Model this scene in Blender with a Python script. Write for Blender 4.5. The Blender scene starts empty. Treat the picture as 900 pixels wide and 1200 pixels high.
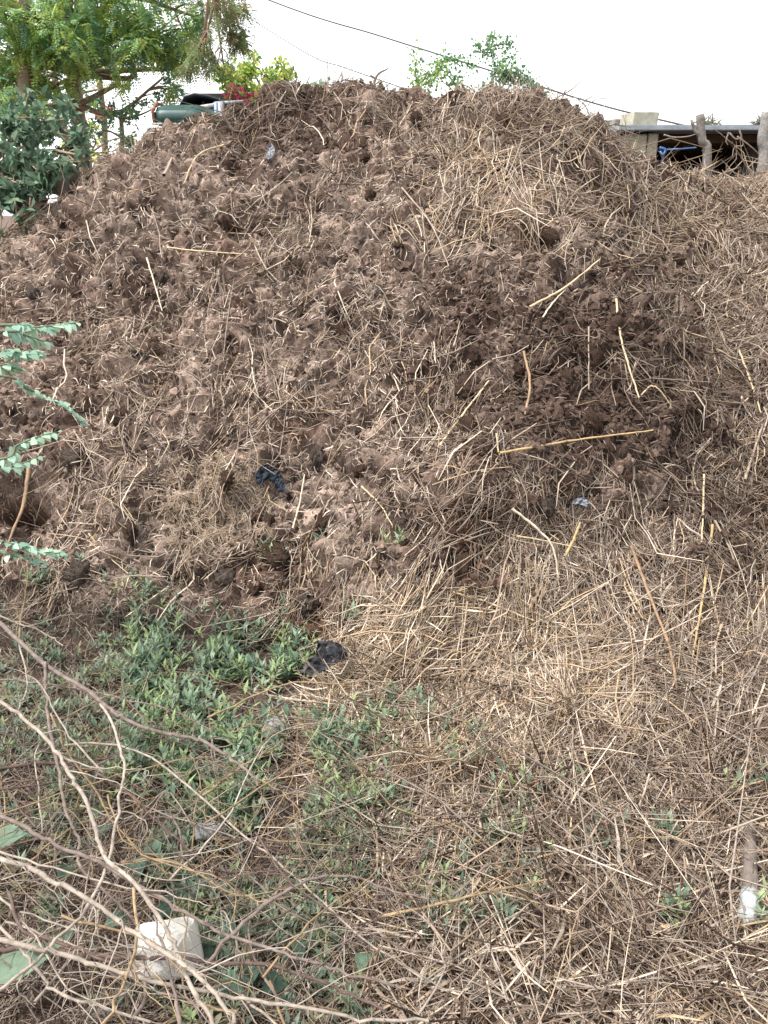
import bpy, math, random
import numpy as np
from mathutils import Vector, Matrix, Euler

random.seed(7)
rng = np.random.default_rng(7)
S = bpy.context.scene
COL = S.collection

# ------------------------------------------------------------------ camera
F = 924.0                      # focal length in pixels of the 900 x 1200 photograph
PITCH = math.radians(20.7)
CAMH = 1.6
cd = bpy.data.cameras.new('camera')
cd.sensor_fit = 'VERTICAL'
cd.sensor_height = 36.0
cd.lens = 36.0 * F / 1200.0
cd.clip_start = 0.05
cd.clip_end = 2000.0
cam = bpy.data.objects.new('camera', cd)
cam.location = (0, 0, CAMH)
cam.rotation_euler = (math.radians(90) - PITCH, 0, 0)
COL.objects.link(cam)
S.camera = cam

# ------------------------------------------------------------------ light
SUN_EL, SUN_AZ = math.radians(62), math.radians(250)      # azimuth clockwise from +y
w = bpy.data.worlds.new('World'); S.world = w; w.use_nodes = True
nt = w.node_tree; nt.nodes.clear()
sky = nt.nodes.new('ShaderNodeTexSky'); sky.sky_type = 'NISHITA'; sky.sun_disc = False
sky.sun_elevation = SUN_EL; sky.sun_rotation = SUN_AZ
sky.air_density = 1.0; sky.dust_density = 1.0; sky.ozone_density = 1.0
hs = nt.nodes.new('ShaderNodeHueSaturation'); hs.inputs['Saturation'].default_value = 0.12
hs.inputs['Value'].default_value = 1.0
bg = nt.nodes.new('ShaderNodeBackground'); bg.inputs['Strength'].default_value = 0.09
wo = nt.nodes.new('ShaderNodeOutputWorld')
nt.links.new(sky.outputs[0], hs.inputs['Color']); nt.links.new(hs.outputs[0], bg.inputs['Color'])
nt.links.new(bg.outputs[0], wo.inputs['Surface'])
sl = bpy.data.lights.new('sun', 'SUN'); sl.energy = 1.5; sl.angle = math.radians(11)
sl.color = (1.0, 0.96, 0.9)
so = bpy.data.objects.new('sun', sl); COL.objects.link(so)
sd = Vector((math.sin(SUN_AZ) * math.cos(SUN_EL), math.cos(SUN_AZ) * math.cos(SUN_EL), math.sin(SUN_EL)))
so.rotation_euler = sd.to_track_quat('Z', 'Y').to_euler()
so.location = (-4, -6, 10)
S.view_settings.view_transform = 'Standard'
S.view_settings.look = 'None'
S.view_settings.exposure = 2.12
S.view_settings.gamma = 1.0
S.view_settings.use_curve_mapping = False

# ------------------------------------------------------------------ helpers
cp, sp = math.cos(PITCH), math.sin(PITCH)
CAM = np.array([0, 0, CAMH])

def ray(px, py):
    u = (px - 450) / F; v = (600 - py) / F
    return np.array([u, cp + v * sp, -sp + v * cp])

def at_y(px, py, y):                 # point seen at a pixel, on the vertical plane y
    d = ray(px, py); return CAM + d * (y / d[1])

def proj(P):                         # world -> photo pixels
    x = P[..., 0]; y = P[..., 1]; z = P[..., 2] - CAMH
    dep = y * cp - z * sp
    dep = np.where(dep < 0.05, 0.05, dep)
    return 450 + F * x / dep, 600 - F * (y * sp + z * cp) / dep

def lin(r, g, b, k=1.0):
    f = lambda c: ((c / 255 + 0.055) / 1.055) ** 2.4 if c > 10 else c / 255 / 12.92
    return (f(r) * k, f(g) * k, f(b) * k)

def tag(o, label=None, cat=None, group=None, kind=None):
    if label: o['label'] = label
    if cat: o['category'] = cat
    if group: o['group'] = group
    if kind: o['kind'] = kind
    return o

def empty(name, loc, label=None, cat=None, group=None, kind=None):
    o = bpy.data.objects.new(name, None); COL.objects.link(o)
    o.location = loc; o.empty_display_size = 0.1
    return tag(o, label, cat, group, kind)

def wloc(o):
    v = Vector((0, 0, 0))
    while o is not None:
        v = v + o.location; o = o.parent
    return v

def make_mesh(name, V, faces, mat=None, smooth=True, tint=None):
    """V (n,3); faces: array (m,3|4) or list of such arrays"""
    me = bpy.data.meshes.new(name)
    if not isinstance(faces, (list, tuple)): faces = [faces]
    faces = [np.asarray(f, dtype=np.int32) for f in faces if len(f)]
    V = np.asarray(V, dtype=np.float32)
    me.vertices.add(len(V)); me.vertices.foreach_set('co', V.ravel())
    loops = np.concatenate([f.ravel() for f in faces])
    tot = np.concatenate([np.full(len(f), f.shape[1], dtype=np.int32) for f in faces])
    st = np.concatenate([[0], np.cumsum(tot)[:-1]]).astype(np.int32)
    me.loops.add(len(loops)); me.loops.foreach_set('vertex_index', loops)
    me.polygons.add(len(tot)); me.polygons.foreach_set('loop_start', st)
    me.polygons.foreach_set('loop_total', tot)
    me.polygons.foreach_set('use_smooth', np.full(len(tot), smooth, dtype=bool))
    me.update(calc_edges=True)
    if tint is not None:
        t = np.ones((len(V), 4), dtype=np.float32); t[:, :3] = tint
        a = me.attributes.new('tint', 'FLOAT_COLOR', 'POINT'); a.data.foreach_set('color', t.ravel())
    if mat: me.materials.append(mat)
    return me

def add(name, V, faces, mat, parent=None, origin=None, smooth=True, tint=None, **kw):
    """links a mesh given in world coordinates; parent or origin sets the local frame"""
    V = np.asarray(V, dtype=np.float64)
    if parent is not None:
        pw = np.array(wloc(parent)); off = pw
        me = make_mesh(name, V - off, faces, mat, smooth, tint)
        o = bpy.data.objects.new(name, me); COL.objects.link(o); o.parent = parent
    else:
        if origin is None:
            origin = (V[:, 0].mean(), V[:, 1].mean(), V[:, 2].min())
        me = make_mesh(name, V - np.array(origin), faces, mat, smooth, tint)
        o = bpy.data.objects.new(name, me); COL.objects.link(o); o.location = origin
    return tag(o, **kw) if kw else o

class MB:
    """collects world-space pieces to become one mesh"""
    def __init__(s): s.V = []; s.F = {3: [], 4: []}; s.T = []; s.n = 0
    def put(s, V, faces, tint=(1, 1, 1)):
        V = np.asarray(V, dtype=np.float64)
        if not isinstance(faces, (list, tuple)): faces = [faces]
        for f in faces:
            f = np.asarray(f, dtype=np.int64)
            if len(f): s.F[f.shape[1]].append(f + s.n)
        s.V.append(V); t = np.empty((len(V), 3)); t[:] = tint; s.T.append(t); s.n += len(V)
        return s
    def build(s, name, mat, parent=None, smooth=True, **kw):
        fs = [np.concatenate(s.F[k]) for k in (3, 4) if s.F[k]]
        return add(name, np.concatenate(s.V), fs, mat, parent, smooth=smooth, tint=np.concatenate(s.T), **kw)

def spline(pts, n):                   # Catmull-Rom through points
    P = np.asarray(pts, dtype=float)
    if len(P) == 2: return P[0] + (P[1] - P[0]) * np.linspace(0, 1, n)[:, None]
    E = np.vstack([2 * P[0] - P[1], P, 2 * P[-1] - P[-2]])
    t = np.linspace(0, len(P) - 1 - 1e-6, n); i = t.astype(int); f = (t - i)[:, None]
    a, b, c, d = E[i], E[i + 1], E[i + 2], E[i + 3]
    return 0.5 * (2 * b + (c - a) * f + (2 * a - 5 * b + 4 * c - d) * f ** 2 + (3 * b - a - 3 * c + d) * f ** 3)

def tubes(P, R, sides=3, flat=1.0):
    """P (N,K,3) centre lines, R (N,K) radii -> V, F (open prisms with pinched ends)"""
    N, K, _ = P.shape
    T = np.empty_like(P); T[:, 1:-1] = P[:, 2:] - P[:, :-2]; T[:, 0] = P[:, 1] - P[:, 0]; T[:, -1] = P[:, -1] - P[:, -2]
    T /= np.linalg.norm(T, axis=2, keepdims=True) + 1e-9
    ref = np.zeros_like(T); ref[..., 2] = 1.0
    alt = np.abs(T[..., 2]) > 0.9
    alt = np.broadcast_to(alt.any(axis=1)[:, None], alt.shape)
    ref[alt] = (0, 1, 0)
    A = np.cross(T, ref); A /= np.linalg.norm(A, axis=2, keepdims=True) + 1e-9
    B = np.cross(A, T)
    a = np.arange(sides) * 2 * math.pi / sides + 0.5
    ring = A[:, :, None] * np.cos(a)[None, None, :, None] + B[:, :, None] * (np.sin(a) * flat)[None, None, :, None]
    V = P[:, :, None] + ring * R[:, :, None, None]
    idx = np.arange(N * K * sides).reshape(N, K, sides)
    p, q = idx[:, :-1], idx[:, 1:]
    Fc = np.stack([p, np.roll(p, -1, 2), np.roll(q, -1, 2), q], -1).reshape(-1, 4)
    return V.reshape(-1, 3), Fc

def tube(pts, r0, r1, sides=6, n=None, wob=0.0, cap=True):
    n = n or max(2, len(pts) * 4)
    P = spline(pts, n)
    if wob:
        P[1:-1] += rng.normal(0, wob, P[1:-1].shape)
    R = np.linspace(r0, r1, n)
    V, Fc = tubes(P[None], R[None], sides)
    fs = [Fc]
    if cap:
        a = len(V); V = np.vstack([V, P[0], P[-1]])
        k = np.arange(sides)
        c0 = np.stack([np.full(sides, a), (k + 1) % sides, k], -1)
        e = (n - 1) * sides
        c1 = np.stack([np.full(sides, a + 1), e + k, e + (k + 1) % sides], -1)
        fs.append(np.vstack([c0, c1]))
    return V, fs, P

def box(c, s, rot=None, jit=0.0):
    """rounded-looking chamfered box in world space"""
    hx, hy, hz = [v / 2 for v in s]; b = min(hx, hy, hz) * 0.16
    V = []
    for sx in (-1, 1):
        for sy in (-1, 1):
            for sz in (-1, 1):
                V += [(sx * (hx - b), sy * (hy - b), sz * hz), (sx * (hx - b), sy * hy, sz * (hz - b)), (sx * hx, sy * (hy - b), sz * (hz - b))]
    V = np.array(V)
    import bmesh
    bm = bmesh.new()
    for v in V: bm.verts.new(v)
    bmesh.ops.convex_hull(bm, input=bm.verts)
    bm.verts.ensure_lookup_table(); bm.verts.index_update()
    Fc = [[v.index for v in f.verts] for f in bm.faces]
    VV = np.array([v.co[:] for v in bm.verts]); bm.free()
    if jit: VV = VV + rng.normal(0, jit, VV.shape)
    if rot is not None: VV = VV @ np.array(Euler(rot).to_matrix()).T
    return VV + np.array(c), [np.array([f for f in Fc if len(f) == 3])] + ([np.array([f for f in Fc if len(f) == 4])] if any(len(f) == 4 for f in Fc) else [])

# ------------------------------------------------------------------ noise
def hsh(i, j, k, s):
    with np.errstate(over='ignore'):
        h = (i.astype(np.uint32) * np.uint32(374761393) + j.astype(np.uint32) * np.uint32(668265263)
             + k.astype(np.uint32) * np.uint32(2147483647) + np.uint32(s) * np.uint32(3266489917))
        h = (h ^ (h >> np.uint32(13))) * np.uint32(1274126177)
        h = (h ^ (h >> np.uint32(16))) * np.uint32(2246822519)
        h = h ^ (h >> np.uint32(15))
    return (h & np.uint32(0xffffff)).astype(np.float64) / 0xffffff

def vnoise(P, s=0):                   # value noise -1..1
    I = np.floor(P).astype(np.int64); f = P - I; f = f * f * (3 - 2 * f)
    r = 0
    for a in (0, 1):
        for b in (0, 1):
            for c in (0, 1):
                wgt = (f[..., 0] if a else 1 - f[..., 0]) * (f[..., 1] if b else 1 - f[..., 1]) * (f[..., 2] if c else 1 - f[..., 2])
                r = r + wgt * hsh(I[..., 0] + a, I[..., 1] + b, I[..., 2] + c, s)
    return r * 2 - 1

def fbm(P, o=4, s=0, g=0.5):
    r = 0; a = 1; t = 0
    for k in range(o):
        r = r + a * vnoise(P * 2 ** k + k * 17.3, s + k); t += a; a *= g
    return r / t

def worley(P, s=0):                   # F1, F2 distance and cell id
    I = np.floor(P).astype(np.int64); f1 = np.full(P.shape[:-1], 9.0); f2 = f1.copy(); cid = np.zeros_like(f1)
    for a in (-1, 0, 1):
        for b in (-1, 0, 1):
            for c in (-1, 0, 1):
                i, j, k = I[..., 0] + a, I[..., 1] + b, I[..., 2] + c
                d = ((P[..., 0] - i - hsh(i, j, k, s)) ** 2 + (P[..., 1] - j - hsh(i, j, k, s + 1)) ** 2 + (P[..., 2] - k - hsh(i, j, k, s + 2)) ** 2)
                h = hsh(i, j, k, s + 3)
                near = d < f1
                f2 = np.where(near, f1, np.minimum(f2, d)); cid = np.where(near, h, cid); f1 = np.where(near, d, f1)
    return np.sqrt(f1), np.sqrt(f2), cid

def sstep(a, b, x):
    t = np.clip((x - a) / (b - a), 0, 1); return t * t * (3 - 2 * t)

# ------------------------------------------------------------------ materials
def mat_base(name):
    m = bpy.data.materials.new(name); m.use_nodes = True
    n = m.node_tree; n.nodes.clear()
    out = n.nodes.new('ShaderNodeOutputMaterial'); p = n.nodes.new('ShaderNodeBsdfPrincipled')
    n.links.new(p.outputs[0], out.inputs['Surface'])
    return m, n, p, out

def noise_node(n, scale, detail=4, rough=0.6, vec=None, dist=0.0):
    t = n.nodes.new('ShaderNodeTexNoise'); t.inputs['Scale'].default_value = scale
    t.inputs['Detail'].default_value = detail; t.inputs['Roughness'].default_value = rough
    t.inputs['Distortion'].default_value = dist
    if vec is None:
        g = n.nodes.new('ShaderNodeTexCoord'); vec = g.outputs['Object']
    n.links.new(vec, t.inputs['Vector'])
    return t

def mul_mix(n, a, b_fac, lo, hi):
    """colour a multiplied by a factor mapped lo..hi from b_fac"""
    mr = n.nodes.new('ShaderNodeMapRange'); mr.inputs['From Min'].default_value = 0.3; mr.inputs['From Max'].default_value = 0.7
    mr.inputs['To Min'].default_value = lo; mr.inputs['To Max'].default_value = hi
    n.links.new(b_fac, mr.inputs['Value'])
    v = n.nodes.new('ShaderNodeVectorMath'); v.operation = 'SCALE'
    n.links.new(a, v.inputs[0]); n.links.new(mr.outputs[0], v.inputs['Scale'])
    return v.outputs[0]

def tint_mat(name, rough=0.9, nscale=120, lo=0.75, hi=1.3, bump=0.3, bscale=None, transl=0.0, spec=0.3, color=None, bdist=0.004, detail=4):
    m, n, p, out = mat_base(name)
    if color is None:
        a = n.nodes.new('ShaderNodeAttribute'); a.attribute_name = 'tint'; src = a.outputs['Color']
    else:
        a = n.nodes.new('ShaderNodeRGB'); a.outputs[0].default_value = (*color, 1); src = a.outputs[0]
    t = noise_node(n, nscale, detail)
    c = mul_mix(n, src, t.outputs['Fac'], lo, hi)
    n.links.new(c, p.inputs['Base Color'])
    p.inputs['Roughness'].default_value = rough; p.inputs['Specular IOR Level'].default_value = spec
    if bump:
        t2 = noise_node(n, bscale or nscale, 5, 0.65)
        b = n.nodes.new('ShaderNodeBump'); b.inputs['Strength'].default_value = bump; b.inputs['Distance'].default_value = bdist
        n.links.new(t2.outputs['Fac'], b.inputs['Height']); n.links.new(b.outputs[0], p.inputs['Normal'])
    if transl:
        tr = n.nodes.new('ShaderNodeBsdfTranslucent'); n.links.new(c, tr.inputs['Color'])
        mx = n.nodes.new('ShaderNodeMixShader'); mx.inputs[0].default_value = transl
        n.links.new(p.outputs[0], mx.inputs[1]); n.links.new(tr.outputs[0], mx.inputs[2])
        n.links.new(mx.outputs[0], out.inputs['Surface'])
    return m

M = {}
M['dung'] = tint_mat('dung', 0.92, 70, 0.6, 1.45, 0.9, 160, spec=0.2, bdist=0.008, detail=8)
M['clod'] = tint_mat('clod', 0.92, 2.2, 0.55, 1.5, 1.0, 7, spec=0.15, bdist=0.15, color=lin(128, 103, 88, 0.62), detail=8)
M['clod_pale'] = tint_mat('clod_pale', 0.95, 2.2, 0.6, 1.4, 1.0, 7, spec=0.15, bdist=0.15, color=lin(150, 134, 124, 0.66), detail=8)
M['soil'] = tint_mat('soil', 0.95, 40, 0.6, 1.4, 0.8, 120, spec=0.15, bdist=0.008, detail=8)
M['straw'] = tint_mat('straw', 0.65, 60, 0.75, 1.25, 0.2, 200, spec=0.35, bdist=0.001)
M['leaf'] = tint_mat('leaf', 0.55, 30, 0.8, 1.25, 0, transl=0.62, spec=0.25)
M['weed'] = tint_mat('weed', 0.6, 60, 0.8, 1.25, 0, transl=0.35, spec=0.2)
M['bark'] = tint_mat('bark', 0.85, 50, 0.65, 1.35, 0.6, 90, spec=0.2, bdist=0.003)
M['stone'] = tint_mat('stone', 0.9, 25, 0.75, 1.2, 0.7, 60, spec=0.2, bdist=0.006)
M['concrete'] = tint_mat('concrete', 0.9, 14, 0.75, 1.2, 0.5, 60, spec=0.2, bdist=0.006)
M['paint'] = tint_mat('paint', 0.45, 9, 0.7, 1.2, 0.1, 40, spec=0.4, bdist=0.003)
M['plastic'] = tint_mat('plastic', 0.38, 20, 0.8, 1.25, 0.4, 35, spec=0.5, bdist=0.004)
M['cloth'] = tint_mat('cloth', 0.95, 25, 0.6, 1.4, 0.5, 60, spec=0.1, bdist=0.004)
M['petal'] = tint_mat('petal', 0.7, 30, 0.85, 1.2, 0, transl=0.4, spec=0.2)
M['cable'] = tint_mat('cable', 0.6, 30, 0.9, 1.1, 0, spec=0.3)

# ------------------------------------------------------------------ terrain shape
YC = 5.0
ZX = [-5.2, -4.4, -3.4, -2.7, -2.21, -2.0, -1.72, -1.33, -0.69, -0.59, -0.1, 0.25, 0.84, 1.17, 1.32, 1.62, 1.87, 2.3, 3.0, 4.0, 5.2]
ZZ = [-0.1, 0.1, 0.5, 0.90, 1.30, 1.58, 1.80, 2.02, 2.15, 2.25, 2.28, 2.25, 2.22, 2.1, 1.86, 1.76, 1.74, 1.78, 1.7, 1.0, -0.1]
TX = [-5, -2.2, -1.0, -0.3, 0.0, 0.5, 1.0, 2.0, 5]
TY = [2.7, 2.72, 2.66, 2.5, 2.35, 2.2, 2.1, 2.1, 2.4]

def ground_z(x, y):
    P = np.stack([x, y, 0 * x], -1)
    return 0.03 * fbm(P * 1.7, 3, 50) + 0.02 + 0.20 * sstep(-0.1, 0.8, x) * sstep(1.0, 2.4, y) + 0.05 * sstep(1.6, 2.8, y)

def base_h(x, y):
    zc = np.interp(x, ZX, ZZ); y0 = np.interp(x, TX, TY)
    t = (y - y0) / (YC - y0)
    tt = np.clip(t, 0, 1); Sf = 1 - (1 - tt) ** 1.42
    front = zc * Sf
    back = zc * (1 - np.clip((y - YC) / 2.6, 0, 1.2) ** 2)
    h = np.where(y < YC, front, back)
    h = h + 0.38 * np.exp(-((x - 0.34) / 0.40) ** 2 - ((y - 2.66) / 0.28) ** 2)
    h = h + 0.10 * np.exp(-((x - 0.75) / 0.5) ** 2 - ((y - 3.25) / 0.35) ** 2)
    g = ground_z(x, y)
    k = 0.06                                             # smooth union of heap and ground
    d = h - g
    return g + 0.5 * (d + np.sqrt(d * d + k * k)) - k * 0.25, h, g

def axis(a, b, step, lo, hi, coarse):
    mid = np.arange(a, b, step)
    left = np.arange(a - coarse, lo - coarse, -coarse)[::-1]; right = np.arange(b, hi + coarse, coarse)
    return np.concatenate([left, mid, right])
xs = axis(-2.75, 2.75, 0.0097, -5.2, 5.2, 0.06)
ys = axis(0.85, 5.25, 0.0082, 0.3, 8.2, 0.06)
X, Y = np.meshgrid(xs, ys)
Zb, Hh, Gg = base_h(X, Y)
onheap = Hh > Gg
P0 = np.stack([X, Y, Zb], -1)
def normals(P):
    dx = np.gradient(P, axis=1); dy = np.gradient(P, axis=0)
    n = np.cross(dx, dy); return n / (np.linalg.norm(n, axis=-1, keepdims=True) + 1e-12)
N0 = normals(P0)
PX, PY = proj(P0)

def blob(cx, cy, rx, ry, soft=0.35, ang=0.0):
    a = math.radians(ang); dx, dy = PX - cx, PY - cy
    u = (dx * math.cos(a) + dy * math.sin(a)) / rx; v = (-dx * math.sin(a) + dy * math.cos(a)) / ry
    return 1 - sstep(1 - soft, 1 + soft, np.sqrt(u * u + v * v) + 0.22 * blobn)
blobn = fbm(P0 * 3.0, 4, 90)
heapness = sstep(0.0, 0.12, Hh - Gg)
m_mound = blob(565, 815, 170, 110, 0.3)
m_mound = m_mound * (1 - blob(392, 782, 40, 34, .4))
m_litter = np.maximum(blob(760, 1040, 330, 200, 0.35), blob(600, 900, 190, 110, 0.35)); m_litter = np.maximum(m_litter, .7 * blob(830, 810, 150, 70, .4))
m_grey = blob(640, 650, 75, 80, 0.35)
m_right = np.maximum(blob(880, 420, 60, 250, 0.4), blob(800, 740, 170, 130, 0.5))
m_wet = np.clip(np.maximum.reduce([blob(720, 450, 190, 120, 0.5), blob(580, 420, 70, 110, 0.6) * .8, blob(860, 600, 70, 90, 0.5),
        blob(690, 180, 130, 50, 0.5) * .7, blob(330, 130, 60, 50, 0.5) * .8, blob(780, 260, 90, 50, .5) * .7, blob(560, 640, 30, 60, .5)]), 0, 1)
m_fine = blob(262, 600, 60, 50, 0.4)
m_red = np.maximum.reduce([blob(340, 512, 28, 16, 0.4), blob(560, 645, 26, 50, 0.5), blob(370, 745, 60, 45, .5) * .8, blob(330, 690, 60, 30, .5) * .6])
m_straw = np.clip(np.maximum.reduce([m_mound, m_litter, m_grey * .8, m_right * .3]), 0, 1)

# displacement along the normal
L1 = fbm(P0 * 1.6, 3, 1)
L2 = fbm(P0 * 5.0, 3, 5)
wq = P0 * [7.5, 9, 11] + 0.55 * np.stack([fbm(P0 * 9, 2, 31), fbm(P0 * 9, 2, 32), fbm(P0 * 9, 2, 33)], -1)
a1, b1, c1 = worley(wq, 11)
wq = P0 * 24 + 0.6 * np.stack([fbm(P0 * 25, 2, 41), fbm(P0 * 25, 2, 42), fbm(P0 * 25, 2, 43)], -1)
a2, b2, c2 = worley(wq, 21)
hum = 0.5 + 0.5 * fbm(P0 * 2.3, 3, 61)
soft = 1 - 0.75 * np.clip(m_mound + m_litter * .7, 0, 1)
lump1 = (0.55 - a1) * (0.4 + 0.9 * c1)
lump2 = (0.5 - a2) * (0.3 + 1.0 * c2)
fine = fbm(P0 * 60, 3, 71)
crev = -np.clip(0.12 - (b1 - a1), 0, 1) * 1.0
D = heapness * (0.13 * L1 + 0.09 * L2 + soft * (0.125 * lump1 * (0.3 + hum) + 0.060 * lump2 * (.4 + hum) + 0.28 * crev * hum + 0.010 * fine)) \
    + .085 * np.clip(m_litter + .7 * m_mound, 0, 1) * fbm(P0 * 5.5, 3, 66) + (1 - heapness) * (0.012 * L2 + 0.012 * lump2 + 0.004 * fine)
# a shaded hollow under an overhang at the left, and two darker holes
def dent(px, py, rx, ry, dep):
    return -dep * np.exp(-((PX - px) / rx) ** 2 - ((PY - py) / ry) ** 2) * heapness
D = D + dent(14, 588, 34, 26, 0.40) + dent(645, 300, 22, 14, .07) + dent(500, 320, 18, 14, .07) + dent(165, 178, 18, 8, 0.07) + dent(715, 800, 50, 20, .14) + dent(640, 905, 60, 14, .07) + dent(430, 905, 22, 26, .08) + dent(440, 910, 14, 22, .06)
P = P0 + N0 * D[..., None]
side = np.stack([fbm(P0 * 18, 2, 81), 0 * X, fbm(P0 * 18, 2, 83)], -1) * (0.030 * heapness)[..., None]
P = P + side
NN = normals(P)

# own colours of the material
dry = np.array(lin(174, 153, 139)); wet = np.array(lin(66, 49, 40)); mid = np.array(lin(114, 92, 80)); red = np.array(lin(124, 90, 70))
strawc = np.array(lin(118, 94, 80)); finec = np.array(lin(165, 143, 115)); soilc = np.array(lin(108, 92, 82))
g1 = sstep(-0.5, 0.5, fbm(P0 * 6, 4, 101))[..., None]; g2 = sstep(0.2, 0.8, c1)[..., None]
colr = mid * (1 - g1) + dry * g1
colr = colr * (0.72 + 0.5 * g2) * (0.78 + .44 * sstep(.2, .8, c2)[..., None])
dk_ = (sstep(.05, .5, fbm(P0 * 11, 3, 111)) * .72)[..., None]; colr = colr * (1 - dk_) + wet * dk_
colr = colr * (1 - (m_wet * .78)[..., None]) + wet * (m_wet * .78)[..., None] * (0.8 + 0.5 * g1)
colr = colr * (1 - (m_red * .55)[..., None]) + red * (m_red * .55)[..., None]
colr = colr * (1 - (m_straw * .8)[..., None]) + strawc * 0.75 * (m_straw * .8)[..., None]
colr = colr * (1 - (m_fine * .35)[..., None]) + finec * (m_fine * .35)[..., None]
colr = colr * heapness[..., None] + (soilc * 0.8 * (1 - m_straw[..., None]) + strawc * .7 * m_straw[..., None]) * (1 - heapness[..., None])
colr = colr * 0.62

ny, nx = X.shape
idx = np.arange(ny * nx).reshape(ny, nx)
quads = np.stack([idx[:-1, :-1], idx[:-1, 1:], idx[1:, 1:], idx[1:, :-1]], -1)
fh = onheap[:-1, :-1] | onheap[1:, 1:] | onheap[1:, :-1] | onheap[:-1, 1:]
def submesh(mask):
    q = quads[mask].reshape(-1, 4); used, inv = np.unique(q, return_inverse=True)
    return P.reshape(-1, 3)[used], inv.reshape(-1, 4), colr.reshape(-1, 3)[used]

# ground: the fine patch in front plus a coarse sheet to the horizon under it
V1, F1, T1 = submesh(~fh)
gx = np.array([-900, -300, -100, -40, -15, -8, -5, 0, 5, 8, 15, 40, 100, 300, 900.]); GX, GY = np.meshgrid(gx, gx)
GZ = np.full_like(GX, -0.22); V2 = np.stack([GX, GY, GZ], -1).reshape(-1, 3)
k = len(gx); gi = np.arange(k * k).reshape(k, k); F2 = np.stack([gi[:-1, :-1], gi[:-1, 1:], gi[1:, 1:], gi[1:, :-1]], -1).reshape(-1, 4)
ground = add('ground', np.vstack([V1, V2]), np.vstack([F1, F2 + len(V1)]), M['soil'], origin=(0, 0, 0),
             tint=np.vstack([T1, np.tile(soilc * .8, (len(V2), 1))]), kind='structure')

heap = empty('dung_heap', (0, 4.2, 0.0), 'huge rounded heap of crumbly brown dung and straw filling most of the picture', 'dung heap')
V1, F1, T1 = submesh(fh)
add('heap_body', V1, F1, M['dung'], heap, tint=T1)

# bilinear look-up on the surface
def blur(A, r):
    for ax in (0, 1):
        acc = 0; w_ = 0
        for k in range(-r, r + 1):
            B = np.roll(A, k, ax); acc = acc + B; w_ += 1
        A = acc / w_
    return A
PB = blur(P, 3); PB[:4] = P[:4]; PB[-4:] = P[-4:]; PB[:, :4] = P[:, :4]; PB[:, -4:] = P[:, -4:]
NB = normals(blur(PB, 3)); NB[:6] = N0[:6]; NB[-6:] = N0[-6:]
COSY = 1 / np.sqrt(1 + np.gradient(Zb, axis=0) ** 2 / (np.gradient(Y, axis=0) ** 2))

def look(A, x, y):
    fi = np.interp(y, ys, np.arange(ny)); fj = np.interp(x, xs, np.arange(nx))
    i = np.clip(fi.astype(int), 0, ny - 2); j = np.clip(fj.astype(int), 0, nx - 2); a = fi - i; b = fj - j
    if A.ndim == 3: a = a[..., None]; b = b[..., None]
    return (A[i, j] * (1 - a) * (1 - b) + A[i + 1, j] * a * (1 - b) + A[i, j + 1] * (1 - a) * b + A[i + 1, j + 1] * a * b)

inner = (X > -2.72) & (X < 2.72) & (Y > 0.87) & (Y < 5.22)
DEP = np.maximum(P[..., 1] * cp - (P[..., 2] - CAMH) * sp, 0.5)
def pick(n, wmap, bias=1.4):
    wv = (wmap * inner / DEP ** bias).ravel(); cs = np.cumsum(wv); cs /= cs[-1]
    k = np.searchsorted(cs, rng.random(n)); k = np.minimum(k, ny * nx - 1)
    i, j = np.divmod(k, nx)
    return xs[j] + rng.uniform(-.004, .004, n), ys[i] + rng.uniform(-.004, .004, n), i, j

def hit(px, py):                     # the surface point seen at a photo pixel
    d = ray(px, py); t = np.arange(0.7, 9.0, 0.004)
    Q = CAM + d * t[:, None]
    z = look(P[..., 2], Q[:, 0], Q[:, 1])
    b = np.nonzero(Q[:, 2] < z)[0]
    k = b[0] if len(b) else len(t) - 1
    return Q[k]

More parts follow.
